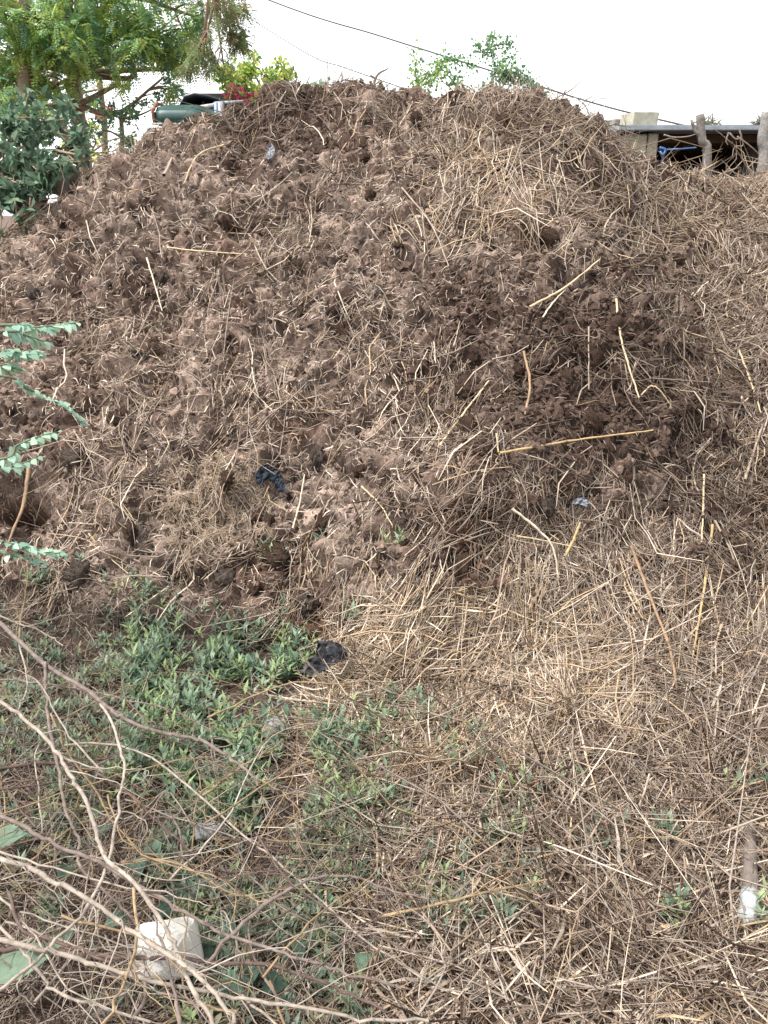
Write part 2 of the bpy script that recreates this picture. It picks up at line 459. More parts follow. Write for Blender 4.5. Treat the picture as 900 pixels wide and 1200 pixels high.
# direction field of the lying straw: mostly downhill, drifting sideways in patches
FIELD = 1.0 * fbm(P0 * 2.2, 3, 131) * math.pi
def strands(n, wmap, lmin, lmax, r0, r1, K, tints, tw, spread=0.9, lift=0.01, down=0.7, curv=0.38, sides=3, bias=1.4, up=0.0, lpow=1.6, clus=9, crad=.045):
    m_ = n // clus + 1
    x, y, i, j = pick(m_, wmap, bias)
    ang = -math.pi / 2 + FIELD[i, j] * (1 - down) * 1.6 + rng.normal(0, spread, m_)
    ang = np.where(rng.random(m_) < 0.18, rng.uniform(0, 2 * math.pi, m_), ang)
    rp = rng.integers(0, m_, n); tight = rng.uniform(.12, .7, m_)[rp]; cr = crad * rng.uniform(.4, 1.6, m_)[rp]
    x = np.clip(x[rp] + rng.normal(0, 1, n) * cr, -2.7, 2.7); y = np.clip(y[rp] + rng.normal(0, 1, n) * cr * .7, .88, 5.2); ang = ang[rp] + rng.normal(0, 1, n) * tight
    ang = np.where(rng.random(n) < .12, rng.uniform(0, 6.28, n), ang)
    i = np.clip(np.interp(y, ys, np.arange(ny)).astype(int), 0, ny - 1); j = np.clip(np.interp(x, xs, np.arange(nx)).astype(int), 0, nx - 1)
    # the mound fans out from its top
    fan = np.arctan2((PY[i, j] - 740) * -1.0, (PX[i, j] - 620)) + rng.normal(0, 0.55, n)
    ang = np.where((m_mound[i, j] > 0.3) & (rng.random(n) < 0.8), fan, ang)
    L = lmin + (lmax - lmin) * rng.random(n) ** lpow
    u = np.linspace(-.5, .5, K)[None]
    cv = rng.normal(0, curv, n)[:, None]
    a = ang[:, None] + cv * u
    du = L[:, None] / (K - 1)
    ox = np.cumsum(np.cos(a) * du, 1); oy = np.cumsum(np.sin(a) * du, 1)
    ox -= ox.mean(1, keepdims=True); oy -= oy.mean(1, keepdims=True)
    c = COSY[i, j][:, None]
    sx = np.clip(x[:, None] + ox, xs[2], xs[-3]); sy = np.clip(y[:, None] + oy * c, ys[2], ys[-3])
    B = look(PB, sx, sy); Nn = look(NB, sx, sy)
    h = rng.uniform(-0.3, 1.0, n)[:, None] * lift + 0.004
    h = h + rng.normal(0, 1, n)[:, None] * lift * u * 1.8 + np.abs(rng.normal(0, 1, n))[:, None] * lift * (u * 2) ** 2 * rng.integers(0, 2, n)[:, None]
    if up: h = h + (rng.random(n)[:, None] < up) * (u + .5) ** 2 * L[:, None] * rng.uniform(.2, .7, n)[:, None]
    Q = B + Nn * h[..., None]
    R = (r0 + (r1 - r0) * rng.random(n) ** 2.2)[:, None] * np.ones((1, K)); R[:, -1] *= 0.4; R[:, 0] *= 0.75
    V, Fc = tubes(Q, R, sides)
    tt = np.array(tints)[rng.choice(len(tints), n, p=np.array(tw) / sum(tw))] * rng.uniform(.75, 1.25, (n, 1))
    wv = np.clip(m_wet[i, j] * .45, 0, 1)[:, None]; tt = tt * (1 - wv) + wet * wv
    return V, Fc, np.repeat(tt, K * sides, 0)

def blades(n, wmap, lmin, lmax, wd, tints, tw, bias=1.4, lift=0.008):   # short flat chaff, folded
    x, y, i, j = pick(n, wmap, bias)
    L = rng.uniform(lmin, lmax, n); B = look(P, x, y); Nn = look(NB, x, y)
    t = rng.normal(0, 1, (n, 3)); t[:, 2] -= 0.6; t -= (t * Nn).sum(1, keepdims=True) * Nn; t /= np.linalg.norm(t, axis=1, keepdims=True)
    t = t + Nn * rng.normal(0, 0.35, (n, 1)); s = np.cross(t, Nn); s /= np.linalg.norm(s, axis=1, keepdims=True)
    W = (wd * rng.uniform(.6, 1.4, n))[:, None]; Lc = L[:, None]
    C0 = B + Nn * rng.uniform(0.0, 1, (n, 1)) * lift
    mid_ = C0 + t * Lc * .5 + Nn * Lc * rng.uniform(0, .16, (n, 1)); end = C0 + t * Lc + s * Lc * rng.normal(0, .12, (n, 1))
    V = np.stack([C0 - s * W, C0 + s * W, mid_ + s * W, mid_ - s * W, end + s * W * .3, end - s * W * .3], 1).reshape(-1, 3)
    b = np.arange(n)[:, None] * 6
    Fc = np.concatenate([b + np.array([[0, 1, 2, 3]]), b + np.array([[3, 2, 4, 5]])])
    tt = np.array(tints)[rng.choice(len(tints), n, p=np.array(tw) / sum(tw))] * rng.uniform(.7, 1.25, (n, 1))
    wv = np.clip(m_wet[i, j] * .6, 0, 1)[:, None]; tt = tt * (1 - wv) + wet * wv
    return V, Fc, np.repeat(tt, 6, 0)

pale = lin(228, 210, 188, .76); gold = lin(206, 179, 146, .68); tan = lin(180, 157, 137, .66); brn = lin(132, 112, 97, .6)
gry = lin(186, 171, 157, .69); drk = lin(82, 62, 50, .55)

hp = heapness * (1 - m_litter * .6) * (1 - m_mound)
veg_hole = 1 - blob(200, 830, 200, 90, .4) * .6
heap_den = hp * (0.10 + 0.9 * sstep(-.15, .45, fbm(P0 * 4.5, 3, 141))) * (.7 + .8 * sstep(260, 120, PY) + .5 * sstep(700, 860, PX)) * (1 - .55 * m_wet)
# crumbs of dung
ico_v = []
ph = (1 + 5 ** .5) / 2
for a, b in ((1, ph), (-1, ph), (1, -ph), (-1, -ph)): ico_v += [(0, a, b), (a, b, 0), (b, 0, a)]
ico_v = np.array(ico_v, float); ico_v /= np.linalg.norm(ico_v[0])
ico_f = [(a, b, c) for a in range(12) for b in range(a + 1, 12) for c in range(b + 1, 12)
         if all(np.linalg.norm(ico_v[p] - ico_v[q]) < 1.1 for p, q in ((a, b), (b, c), (a, c)))]
ico_f = np.array([f if np.dot(np.cross(ico_v[f[1]] - ico_v[f[0]], ico_v[f[2]] - ico_v[f[0]]), ico_v[f[0]]) > 0 else f[::-1] for f in ico_f])
def crumbs(n, wmap, s0, s1, bias=1.4):
    x, y, i, j = pick(n, wmap, bias)
    s = (s0 + (s1 - s0) * rng.random(n) ** 3)[:, None, None]
    V = ico_v[None] * np.clip(1 + rng.normal(0, .42, (n, 12, 1)), .25, 2) + rng.normal(0, .12, (n, 12, 3))
    V = V * rng.uniform(.65, 1.25, (n, 1, 3)) * s
    V = V + (P[i, j] + NN[i, j] * (s[:, :, 0] * .35))[:, None]
    b = np.arange(n)[:, None, None] * 12
    Fc = (ico_f[None] + b).reshape(-1, 3)
    tt = colr[i, j] * rng.uniform(.75, 1.35, (n, 1))
    return V.reshape(-1, 3), Fc, np.repeat(tt, 12, 0)
V, Fc, T = crumbs(30000, hp * (.25 + m_wet * .9 + .4 * g1[..., 0]), 0.003, 0.013)
V_, F_, T_ = crumbs(9000, hp * (.3 + m_wet), 0.006, 0.019); Fc = np.vstack([Fc, F_ + len(V)]); V = np.vstack([V, V_]); T = np.vstack([T, T_])
add('dung_crumbs', V, Fc, M['dung'], heap, smooth=False, tint=T, kind='stuff')

mb = MB()
mb.put(*strands(13000, heap_den + .5 * m_right * hp, .05, .38, .0010, .0036, 5, [tan, brn, gry, pale, gold, drk], [3, 2.2, 3.2, 2.0, 1.2, 1.2], lift=.026, up=.16))
mb.put(*strands(1800, hp * np.maximum(blob(835, 255, 90, 40, .3) * 1.5, blob(640, 220, 150, 70, .5)), .10, .45, .0014, .0038, 5, [pale, gold, tan, gry], [3, 2, 2, 1], lift=.03, up=.12))
mb.put(*strands(4500, hp * (m_grey * 3 + m_right * 1.0), .08, .3, .0010, .0022, 5, [gry, tan, pale, brn], [2.5, 2, 1.6, 1], spread=.4, lift=.014, down=1, curv=.5))
mb.put(*blades(52000, hp * (1 - .5 * m_wet) + .2 * m_fine, .012, .06, .0015, [gry, tan, brn, drk, pale], [3.4, 2.4, 2.6, 1.4, .9]))
mb.put(*blades(3600, m_fine * heapness, .02, .06, .0009, [finec * .6, tan, gry], [3, 2, 1]))
mb.build('embedded_straw', M['straw'], heap, kind='stuff')

# clods that can be told apart: parts of the heap, sharing meshes
import bmesh
def rock_mesh(name, mat, seed, sub=2, amp=.28, rough=2.2, flat=1.0, facet=False):
    bm = bmesh.new(); bmesh.ops.create_icosphere(bm, subdivisions=sub, radius=1)
    Vv = np.array([v.co[:] for v in bm.verts])
    n = fbm(Vv * rough + seed * 9.1, 3, seed)
    if not facet and rough > 2:
        f_, g_, _c = worley(Vv * 2.6 + seed, seed); f2_, _a, _b = worley(Vv * 5.5 + seed, seed + 40); n = n * .5 + (.5 - f_) * .8 + (.5 - f2_) * .7 + .7 * fbm(Vv * 6, 3, seed)
    for v, k in zip(bm.verts, n): v.co *= 1 + amp * k
    me = bpy.data.meshes.new(name); bm.to_mesh(me); bm.free(); me.materials.append(mat)
    for p_ in me.polygons: p_.use_smooth = not facet
    return me
clod_m = [rock_mesh('dung_clod', M['clod'], 200 + k, 3, .62, 2.6) for k in range(7)] + [rock_mesh('dung_clod', M['clod_pale'], 220 + k, 3, .6, 2.4) for k in range(4)]
wcl = hp * (1 - m_straw) * (.3 + blob(420, 600, 260, 130, .5) + .5 * m_wet)
cx_, cy_, ci, cj = pick(280, wcl, .6)
hw = np.array(wloc(heap))
for k in range(280):
    i, j = ci[k], cj[k]; s = random.choice((random.uniform(.012, .026), random.uniform(.016, .04)))
    pale_ok = m_wet[i, j] < .3
    me = random.choice(clod_m if pale_ok else clod_m[:7])
    o = bpy.data.objects.new('dung_clod', me); COL.objects.link(o); o.parent = heap
    o.location = P[i, j] - NN[i, j] * s * .1 - hw
    o.rotation_euler = [random.uniform(0, 6.28) for _ in range(3)]
    s *= 1.25; o.scale = (s * random.uniform(.8, 1.4), s, s * random.uniform(.6, 1))
# bigger, paler lumps seen in the photograph
for px, py, r, pal in ((140, 720, .15, 1), (258, 728, .10, 1), (282, 832, .085, 1), (166, 417, .065, 1), (335, 742, .12, 1), (415, 505, .07, 1),
                       (330, 600, .085, 1), (200, 660, .07, 1), (470, 700, .06, 0), (590, 470, .06, 0), (480, 610, .07, 1), (560, 600, .07, 0),
                       (640, 590, .08, 1), (500, 640, .06, 0), (430, 165, .08, 0), (350, 135, .10, 0), (690, 165, .10, 0), (610, 150, .10, 0), (800, 300, .07, 0)):
    q = hit(px, py); o = bpy.data.objects.new('dung_clod', random.choice(clod_m[7:] if pal else clod_m[:7]))
    COL.objects.link(o); o.parent = heap
    o.location = np.array(q) - hw - np.array([0, -.2, .25]) * r
    o.rotation_euler = [random.uniform(0, 6.28) for _ in range(3)]; o.scale = (r * .52, r * .42, r * .40)

# the golden straw pile at the heap's foot and the litter round it
pile = empty('straw_pile', (0.36, 2.55, 0.2), 'mound of loose pale golden straw slumped against the foot of the dung heap', 'straw pile')
mb = MB()
mb.put(*strands(10500, m_mound, .12, .50, .0012, .0036, 5, [pale, gold, tan, gry, brn], [3.6, 2.6, 2.4, 1, 1], spread=.6, lift=.02, up=.06, bias=1))
mb.put(*blades(3500, m_mound, .02, .09, .0022, [pale, gold, tan, brn], [4, 2, 2, 1], bias=1, lift=.02))
mb.build('straw_layer', M['straw'], pile, kind='stuff')
mb = MB()
lit = np.clip(m_litter * (1 - .8 * m_mound) * (1 - .5 * m_red) * (1 - .45 * blob(490, 1040, 120, 90, .6)), 0, 1) * (.35 + .65 * sstep(-.35, .3, fbm(P0 * 4, 3, 151)))
mb.put(*strands(12500, lit, .08, .60, .0009, .0034, 4, [tan, gry, gold, brn, pale, drk], [3, 3, 1.0, 3, 1.6, 1.6], spread=.9, lift=.034, up=.10, bias=1))
mb.put(*blades(2200, lit, .05, .16, .0030, [tan, gry, gold, brn, pale], [3, 2.5, 1.2, 2, 2], bias=.9, lift=.03))
mb.put(*blades(12000, lit, .02, .07, .0013, [tan, gry, gold, brn, pale], [3, 2.5, 1.2, 2.6, 1], bias=1, lift=.02))
mb.put(*strands(8500, (1 - heapness * .9) * (1 - m_litter) * blob(200, 950, 420, 330, .4) * (1 - .65 * blob(330, 850, 130, 120, .4)), .04, .26, .0007, .0019, 4, [gry, brn, tan, drk], [3, 3, 1.5, 2], lift=.02, up=.12, bias=1))
mb.put(*blades(6000, (1 - heapness) * (1 - m_litter), .015, .05, .0011, [gry, brn, tan, drk], [3, 3, 1.5, 2], bias=1, lift=.012))
mb.build('straw_litter', M['straw'], None, label='dry straw and chaff litter strewn over the ground before the heap', cat='straw', kind='stuff')

# thicker single stems lodged in the heap and the pile: parts
def stem_part(parent, wmap, n, lmin, lmax, r0, r1, tints, spread, down=.9):
    x, y, i, j = pick(n, wmap, .8)
    for k in range(n):
        L = random.uniform(lmin, lmax); a = -math.pi / 2 + FIELD[i[k], j[k]] * .3 + random.gauss(0, spread)
        if random.random() < .15: a = random.uniform(0, 6.28)
        K = 7; u = np.linspace(-.5, .5, K); kink = random.gauss(0, .5) * (u > random.uniform(-.3, .3))
        aa = a + random.gauss(0, .35) * u + kink
        ox = np.cumsum(np.cos(aa)) * L / K; oy = np.cumsum(np.sin(aa)) * L / K * COSY[i[k], j[k]]
        sx = np.clip(x[k] + ox, xs[2], xs[-3]); sy = np.clip(y[k] + oy, ys[2], ys[-3])
        h = .010 + random.uniform(0, .025) * (1 + 2 * u * random.choice((-1, 1))) + max(0, random.gauss(0, .03)) * (2 * u) ** 2
        Q = look(PB, sx, sy) + look(NB, sx, sy) * h[:, None]
        r = random.uniform(r0, r1)
        V, Fc = tubes(Q[None], np.array([[r * .9, r, r * 1.15, r, r * 1.1, r * .8, r * .3]]), 5, .7)
        t = np.array(random.choice(tints)) * random.uniform(.85, 1.15)
        add('straw_stem', V, Fc, M['straw'], parent, tint=np.tile(t, (len(V), 1)))
stem_part(heap, heap_den * .6 + m_right * 2.0 * hp, 190, .12, .42, .0020, .0042, [tan, pale, gry, gold], .55)
stem_part(ground, m_litter * (1 - m_mound), 110, .10, .42, .0018, .0036, [pale, tan, gry, gold], 1.0)
stem_part(pile, m_mound, 75, .10, .30, .0018, .0032, [pale, gold, tan], .9)

# ------------------------------------------------------------------ leaves
def leaf_batch(mb, Bp, D_, Nn, L, W, tint, full=True):
    """Bp base points, D_ directions, Nn normals, all (n,3); L, W lengths and half widths (n,)"""
    n = len(Bp)
    D_ = D_ / (np.linalg.norm(D_, axis=1, keepdims=True) + 1e-9)
    s = np.cross(D_, Nn); s /= np.linalg.norm(s, axis=1, keepdims=True) + 1e-9
    up = np.cross(s, D_); L = L[:, None]; W = W[:, None]
    if full:
        V = np.stack([Bp, Bp + D_ * L * .42 + s * W + up * W * .35, Bp + D_ * L * .45, Bp + D_ * L * .42 - s * W + up * W * .35, Bp + D_ * L - up * L * .12], 1)
        f = np.array([[0, 2, 1], [0, 3, 2], [1, 2, 4], [2, 3, 4]]); m = 5
    else:
        V = np.stack([Bp, Bp + D_ * L * .5 + s * W, Bp + D_ * L, Bp + D_ * L * .5 - s * W], 1); f = np.array([[0, 1, 2, 3]]); m = 4
    Fc = (f[None] + np.arange(n)[:, None, None] * m).reshape(-1, f.shape[1])
    mb.put(V.reshape(-1, 3), Fc, np.repeat(tint, m, 0))

def rdir(n, down=0.0, flat=1.0):
    d = rng.normal(0, 1, (n, 3)); d[:, 2] *= flat; d[:, 2] -= down
    return d / np.linalg.norm(d, axis=1, keepdims=True)

def tints_of(cols, n, var=.2):
    return np.array(cols)[rng.integers(0, len(cols), n)] * rng.uniform(1 - var, 1 + var, (n, 1))

def fronds(mb, B, D_, L, cols, pairs=9, lw=.3, down=.4):
    """feathery pinnate fronds: B, D_ (n,3), L (n,)"""
    n = len(B); t = np.linspace(.12, 1, pairs)
    D_ = D_ / np.linalg.norm(D_, axis=1, keepdims=True)
    s = np.cross(D_, np.array([0, 0, 1.0]) + rng.normal(0, .3, (n, 3))); s /= np.linalg.norm(s, axis=1, keepdims=True) + 1e-9
    ax = B[:, None] + D_[:, None] * (L[:, None] * t)[..., None]; ax[..., 2] -= (t ** 2 * down)[None] * L[:, None]
    tt = tints_of(cols, n)
    for sg in (-1, 1):
        d = D_[:, None] * .45 + s[:, None] * sg + np.array([0, 0, -.25])
        ll = L[:, None] * lw * (1 - .55 * np.abs(t - .45) * 1.5)[None] * rng.uniform(.8, 1.2, (n, pairs))
        dd = np.broadcast_to(d, (n, pairs, 3)).reshape(-1, 3)
        nn = np.broadcast_to(np.cross(D_, s)[:, None], (n, pairs, 3)).reshape(-1, 3) + rng.normal(0, .3, (n * pairs, 3))
        leaf_batch(mb, ax.reshape(-1, 3), dd, nn, ll.ravel(), ll.ravel() * .22, np.repeat(tt, pairs, 0), full=False)

def cloud(c, r, n, sub=None):
    """clumpy points in a ball: clump centres then points round them"""
    sub = sub or max(3, int(n / 18))
    cc = rng.normal(0, 1, (sub, 3)); cc /= np.linalg.norm(cc, axis=1, keepdims=True); cc *= (rng.random(sub) ** .45)[:, None] * r
    k = rng.integers(0, sub, n)
    p = cc[k] + rng.normal(0, r * .17, (n, 3)); return np.array(c) + p * np.array([1, .9, .95]), np.array(c) + cc

def limb(mb, a, b, r0, r1, sag=.1, t=(1, 1, 1), n=8):
    a, b = np.array(a, float), np.array(b, float); m = (a + b) / 2 + rng.normal(0, np.linalg.norm(b - a) * sag, 3)
    V, fs, Pp = tube([a, m, b], r0, r1, 6, n); mb.put(V, fs, t); return Pp

# ------------------------------------------------------------------ trees
G1 = [lin(142, 174, 122, 1.2), lin(170, 190, 116, 1.2), lin(108, 146, 120, 1.), lin(176, 188, 108, 1.1)]
GD = [lin(90, 116, 94, .95), lin(108, 134, 110, 1.), lin(124, 148, 122, 1.), lin(78, 100, 84, .85)]
GY = [lin(150, 184, 90, .85), lin(178, 198, 94, .9), lin(122, 162, 90, .8), lin(198, 196, 98, .9)]
GB = [lin(140, 140, 96, .9), lin(118, 134, 96, .9), lin(156, 138, 98, .9), lin(126, 150, 102, .9)]
GP = [lin(132, 166, 134, .8), lin(108, 148, 120, .75), lin(156, 182, 148, .8)]
barkc = lin(160, 138, 120, .75)

def tree(name, label, base, top, r, blobs, cols, kind, leafn, Ls, path=None, kmin=3, group='trees behind the heap', density=1.0, cat='tree'):
    t = empty(name, base, label, cat, group)
    tb = MB(); V, fs, trunkP = tube(path or [base, (np.array(base) + top) / 2 + rng.normal(0, .06, 3), top], r, r * .55, 8, 14, .008); tb.put(V, fs, barkc)
    tb.build('trunk', M['bark'], t)
    lb = MB(); fb = MB()
    for c, br in blobs:
        c = np.array(c); k = min(range(kmin, 14), key=lambda q: np.linalg.norm(trunkP[q] - c) + .4 * max(0, trunkP[q][2] - c[2]))
        Pp = limb(lb, trunkP[k], c, r * .32, r * .1, .08, barkc)
        n = int(leafn * (br / .5) ** 2 * density); p, cc = cloud(c, br, n)
        for q in cc[:14]: limb(lb, Pp[-2], q, r * .1, .004, .1, barkc, 5)
        if kind == 'feather':
            d = rdir(n, .45, .7); fronds(fb, p, d, rng.uniform(Ls * .7, Ls * 1.3, n), cols)
        else:
            leaf_batch(fb, p, rdir(n, .3), rdir(n, -.8), rng.uniform(Ls * .7, Ls * 1.3, n), rng.uniform(Ls * .22, Ls * .36, n), tints_of(cols, n, .3))
    lb.build('limb', M['bark'], t); fb.build('crown', M['leaf'], t)
    return t

def bl(lst, y, k=1.0, sp_=.5):      # blobs given as photo pixels and radius in pixels at depth y
    out = []
    for px, py, r in lst:
        yy = y + random.uniform(-.3, .3) * (y > 4.9); q = at_y(px, py, yy); out.append((q, r / F * yy / ray(px, py)[1] * k))
    return out

trk_t = at_y(72, -40, 9.5); trk_m = at_y(88, 130, 9.5)
tree('feathery_tree', 'tall feathery green tree with slender brown trunk at the upper left corner', (trk_m[0] + .1, 9.5, -.2), trk_t, .11,
     bl([(30, 12, 55), (95, 15, 50), (150, 22, 45), (200, 38, 40), (60, 40, 50), (20, 60, 45), (120, 30, 45), (165, 40, 36), (215, 60, 24), (150, 65, 20), (190, 92, 15), (55, 60, 36), (15, 80, 38), (175, 62, 26), (205, 82, 20), (120, 45, 24), (60, 105, 26), (20, 125, 26), (100, 85, 12),
         (80, -40, 80), (180, -40, 60), (-50, 20, 70), (-60, 110, 60), (230, 20, 26), (140, 95, 14)], 8.6), G1, 'feather', 430, .15)
tree('slim_tree', 'thin pale trunk standing just right of the feathery tree trunk', tuple(at_y(113, 215, 10.5) * [1, 1, 0]), at_y(112, 50, 10.5), .055,
     bl([(112, 62, 16), (135, 75, 13), (118, 92, 10)], 10.5), G1 + GY, 'broad', 170, .07)
tree('olive_tree', 'brownish olive drooping tree crown left of the open sky', tuple(at_y(40, 180, 8.6) * [1, 1, 0]), at_y(120, -60, 8.2), .07,
     bl([(255, 12, 34), (272, 45, 22), (262, 76, 16), (240, 50, 26), (225, 82, 15), (280, 20, 18), (250, -40, 50)], 7.8), GB, 'feather', 800, .10, path=[tuple(at_y(20, 180, 8.6) * [1, 1, 0]), at_y(28, 90, 8.6), at_y(50, -50, 8.4), at_y(180, -90, 8.0), at_y(250, -60, 7.8)], kmin=11)
tree('yellow_green_tree', 'bright yellow green bushy tree behind the crest, left of the middle', tuple(at_y(300, 180, 12) * [1, 1, 0]), at_y(305, 105, 12), .08,
     bl([(268, 92, 20), (295, 82, 19), (318, 86, 18), (340, 98, 16), (285, 108, 18), (315, 108, 20), (358, 108, 12)], 12), GY, 'broad', 1300, .085)
tree('distant_tree', 'small hazy grey green tree far off beside the crest', tuple(at_y(385, 140, 26) * [1, 1, 0]), at_y(385, 110, 26), .12,
     bl([(376, 104, 10), (392, 107, 9), (366, 108, 8)], 26), GP, 'broad', 130, .2)
tree('light_green_tree', 'light yellow green tree filling the gap behind the feathery tree trunk', tuple(at_y(60, 190, 11.5) * [1, 1, 0]), at_y(60, 60, 11.5), .07,
     bl([(20, 90, 34), (60, 110, 30), (100, 125, 22), (45, 150, 30), (90, 160, 20), (140, 100, 14), (10, 130, 30), (150, 60, 16), (110, 60, 20)], 11.5), GY[:3] + GP, 'broad', 420, .085)
tree('grey_green_shrub', 'pale grey green shrub between the trunks and the green vehicle', tuple(at_y(140, 200, 9) * [1, 1, 0]), at_y(142, 140, 9), .04,
     bl([(130, 128, 22), (152, 140, 22), (145, 165, 22), (165, 118, 12), (118, 155, 18), (205, 112, 9), (185, 108, 9)], 9), GP + G1[:1], 'broad', 900, .05, cat='shrub', group='shrubs behind the heap')
tree('yellow_shrub', 'yellowing low shrub in the gap behind the rubble wall', tuple(at_y(105, 210, 10) * [1, 1, 0]), at_y(105, 180, 10), .04,
     bl([(102, 168, 18), (115, 178, 17), (95, 185, 15), (120, 190, 14), (138, 176, 15), (155, 160, 13), (105, 150, 14), (85, 170, 14)], 10), GY + [lin(190, 170, 120, .6)], 'broad', 400, .06, cat='shrub', group='shrubs behind the heap')
tree('dark_bush', 'dense dark green bush along the left edge beside the rubble wall', (-3.0, 5.6, 0), (-2.75, 5.6, 1.7), .05,
     bl([(22, 145, 38), (60, 150, 32), (10, 185, 40), (50, 188, 30), (78, 178, 16), (15, 225, 18), (-40, 180, 60), (75, 140, 22), (20, 208, 26), (48, 205, 20), (85, 165, 18)], 5.0) + bl([(58, 200, 17), (80, 190, 13), (28, 214, 20), (5, 222, 18), (70, 205, 10), (95, 182, 9), (8, 232, 16), (32, 228, 13), (-10, 245, 20), (50, 222, 9)], 4.65), GD, 'broad', 1600, .06, cat='shrub', group='shrubs behind the heap')
tree('low_dark_shrub', 'low dark green shrub at the left edge under the rubble wall', (-2.55, 4.6, .2), (-2.5, 4.6, 1.0), .02,
     bl([(10, 258, 20), (22, 248, 16), (0, 275, 16), (38, 240, 12), (-25, 262, 28), (8, 338, 9), (22, 328, 7)], 4.45), GD, 'broad', 700, .05, cat='shrub', group='shrubs behind the heap')

# bougainvillea: pink flowers between vehicle and yellow green tree
bg_ = empty('flowering_shrub', tuple(at_y(280, 190, 9.2) * [1, 1, 0]), 'green shrub with pink blossoms beside the green vehicle', 'shrub')
mb = MB(); fb = MB(); pb = MB()
q0 = np.array(bg_.location)
for px, py, r, npk in ((276, 111, 10, 60), (288, 122, 13, 170), (270, 124, 9, 60), (302, 118, 8, 50), (322, 118, 8, 12), (275, 122, 12, 10), (312, 128, 10, 8)):
    c = at_y(px, py, 8.4); rr = r / F * 7.6; limb(mb, q0, c, .02, .005, .06, barkc)
    p, _ = cloud(c, rr, 90); leaf_batch(fb, p, rdir(90), rdir(90, -.8), np.full(90, .05), np.full(90, .016), tints_of(G1 + GY, 90))
    p, _ = cloud(c, rr, npk, 6); leaf_batch(pb, p, rdir(npk), rdir(npk, -.5), np.full(npk, .05), np.full(npk, .022), tints_of([lin(236, 110, 140, .8), lin(240, 150, 150, .8), lin(222, 92, 130, .8)], npk))
mb.build('limb', M['bark'], bg_); fb.build('foliage', M['leaf'], bg_); pb.build('blossom', M['petal'], bg_)
br_ = empty('red_flowering_twig', tuple(at_y(122, 190, 11) * [1, 1, 0]), 'small pink flowers showing between the two tree trunks', 'shrub')
mb = MB(); pb = MB(); c = at_y(123, 133, 11); limb(mb, np.array(br_.location), c, .015, .005, .05, barkc)
p, _ = cloud(c, .09, 40, 6); leaf_batch(pb, p, rdir(40), rdir(40), np.full(40, .05), np.full(40, .02), tints_of([lin(230, 120, 140, .8)], 40))
mb.build('stem', M['bark'], br_); pb.build('blossom', M['petal'], br_)

# climbing sprigs rising behind the crest
def sprig(label, base_px, lines, cols, y, leafL=.027, dens=170, grp='leafy sprigs rising behind the crest'):
    b = at_y(*base_px, y); b[2] = 0.3
    t = empty('leafy_sprig', tuple(b), label, 'plant', grp); sb = MB(); fb = MB()
    for ln, sp_, dd in lines:
        pts = [at_y(px, py, y + random.uniform(-.1, .1)) for px, py in ln]
        V, fs, Pp = tube(pts, .006, .002, 5, len(pts) * 5); sb.put(V, fs, lin(120, 120, 90, .6))
        n = int(dens * dd * len(ln) / 3); k = rng.integers(0, len(Pp), n); p = Pp[k] + rng.normal(0, sp_, (n, 3))
        leaf_batch(fb, p, rdir(n, .2), rdir(n, -.5), rng.uniform(leafL * .7, leafL * 1.4, n), rng.uniform(leafL * .3, leafL * .5, n), tints_of(cols, n))
    V, fs, _ = tube([b, b + (0, 0, 1.2), at_y(*lines[0][0][0], y)], .012, .006, 6, 8); sb.put(V, fs, lin(120, 120, 90, .6))
    sb.build('stem', M['bark'], t); fb.build('foliage', M['leaf'], t)
sprig('upright leafy sprig at the left of the sprigs on the crest', (490, 130), [([(488, 105), (487, 85), (485, 58)], .035, .9), ([(488, 100), (505, 88), (520, 76)], .05, 1.3), ([(488, 104), (500, 98), (512, 92)], .05, .8)], [GY[0], GY[2], G1[1], GP[0]], 6.9)
sprig('leafy sprig arching rightward across the power cable', (540, 130), [([(545, 108), (528, 92), (515, 75), (527, 70), (545, 74), (560, 80)], .035, 1.0), ([(545, 108), (533, 100), (532, 90)], .03, .4)], [GP[1], G1[0], GY[2]], 7.0)
sprig('tall open sprig with sparse small leaves on the crest', (572, 130), [([(560, 112), (580, 88), (575, 60), (572, 45), (585, 43)], .02, .7), ([(572, 55), (590, 52), (600, 50)], .03, .7), ([(580, 85), (592, 70), (602, 66)], .035, .7), ([(562, 110), (572, 105), (582, 106)], .03, .7), ([(577, 62), (565, 60), (558, 52)], .03, .6)], [GP[1], G1[0], G1[2], GY[2]], 7.1)
sprig('dense drooping sprig at the right end of the sprigs on the crest', (600, 140), [([(585, 88), (600, 84), (615, 92), (625, 102), (633, 113)], .03, 1.7), ([(585, 88), (595, 92), (605, 90)], .035, 1.2)], [GP[1], G1[0], GD[1]], 7.0)
for lab, a, b, c, d in (('pale forked twig poking up on the crest left of the leafy sprigs', (432, 112), (440, 92), (455, 80), (434, 88)),
                        ('short grey twig standing on the crest right of the leafy sprigs', (655, 122), (660, 112), (664, 105), None),
                        ('slender upright twig on the crest just below the sprigs', (598, 118), (596, 110), (597, 98), None)):
    y = 5.0; pts = [at_y(*q, y) for q in (a, b, c)]; pts[0][2] -= .1
    mb = MB(); V, fs, _ = tube(pts, .012 if d else .006, .004, 6); mb.put(V, fs, lin(150, 135, 125, .7))
    if d: V, fs, _ = tube([pts[1], at_y(*d, y)], .008, .004, 6); mb.put(V, fs, lin(150, 135, 125, .7))
    mb.build('twig', M['bark'], None, label=lab, cat='twig', group='twigs standing on the crest')

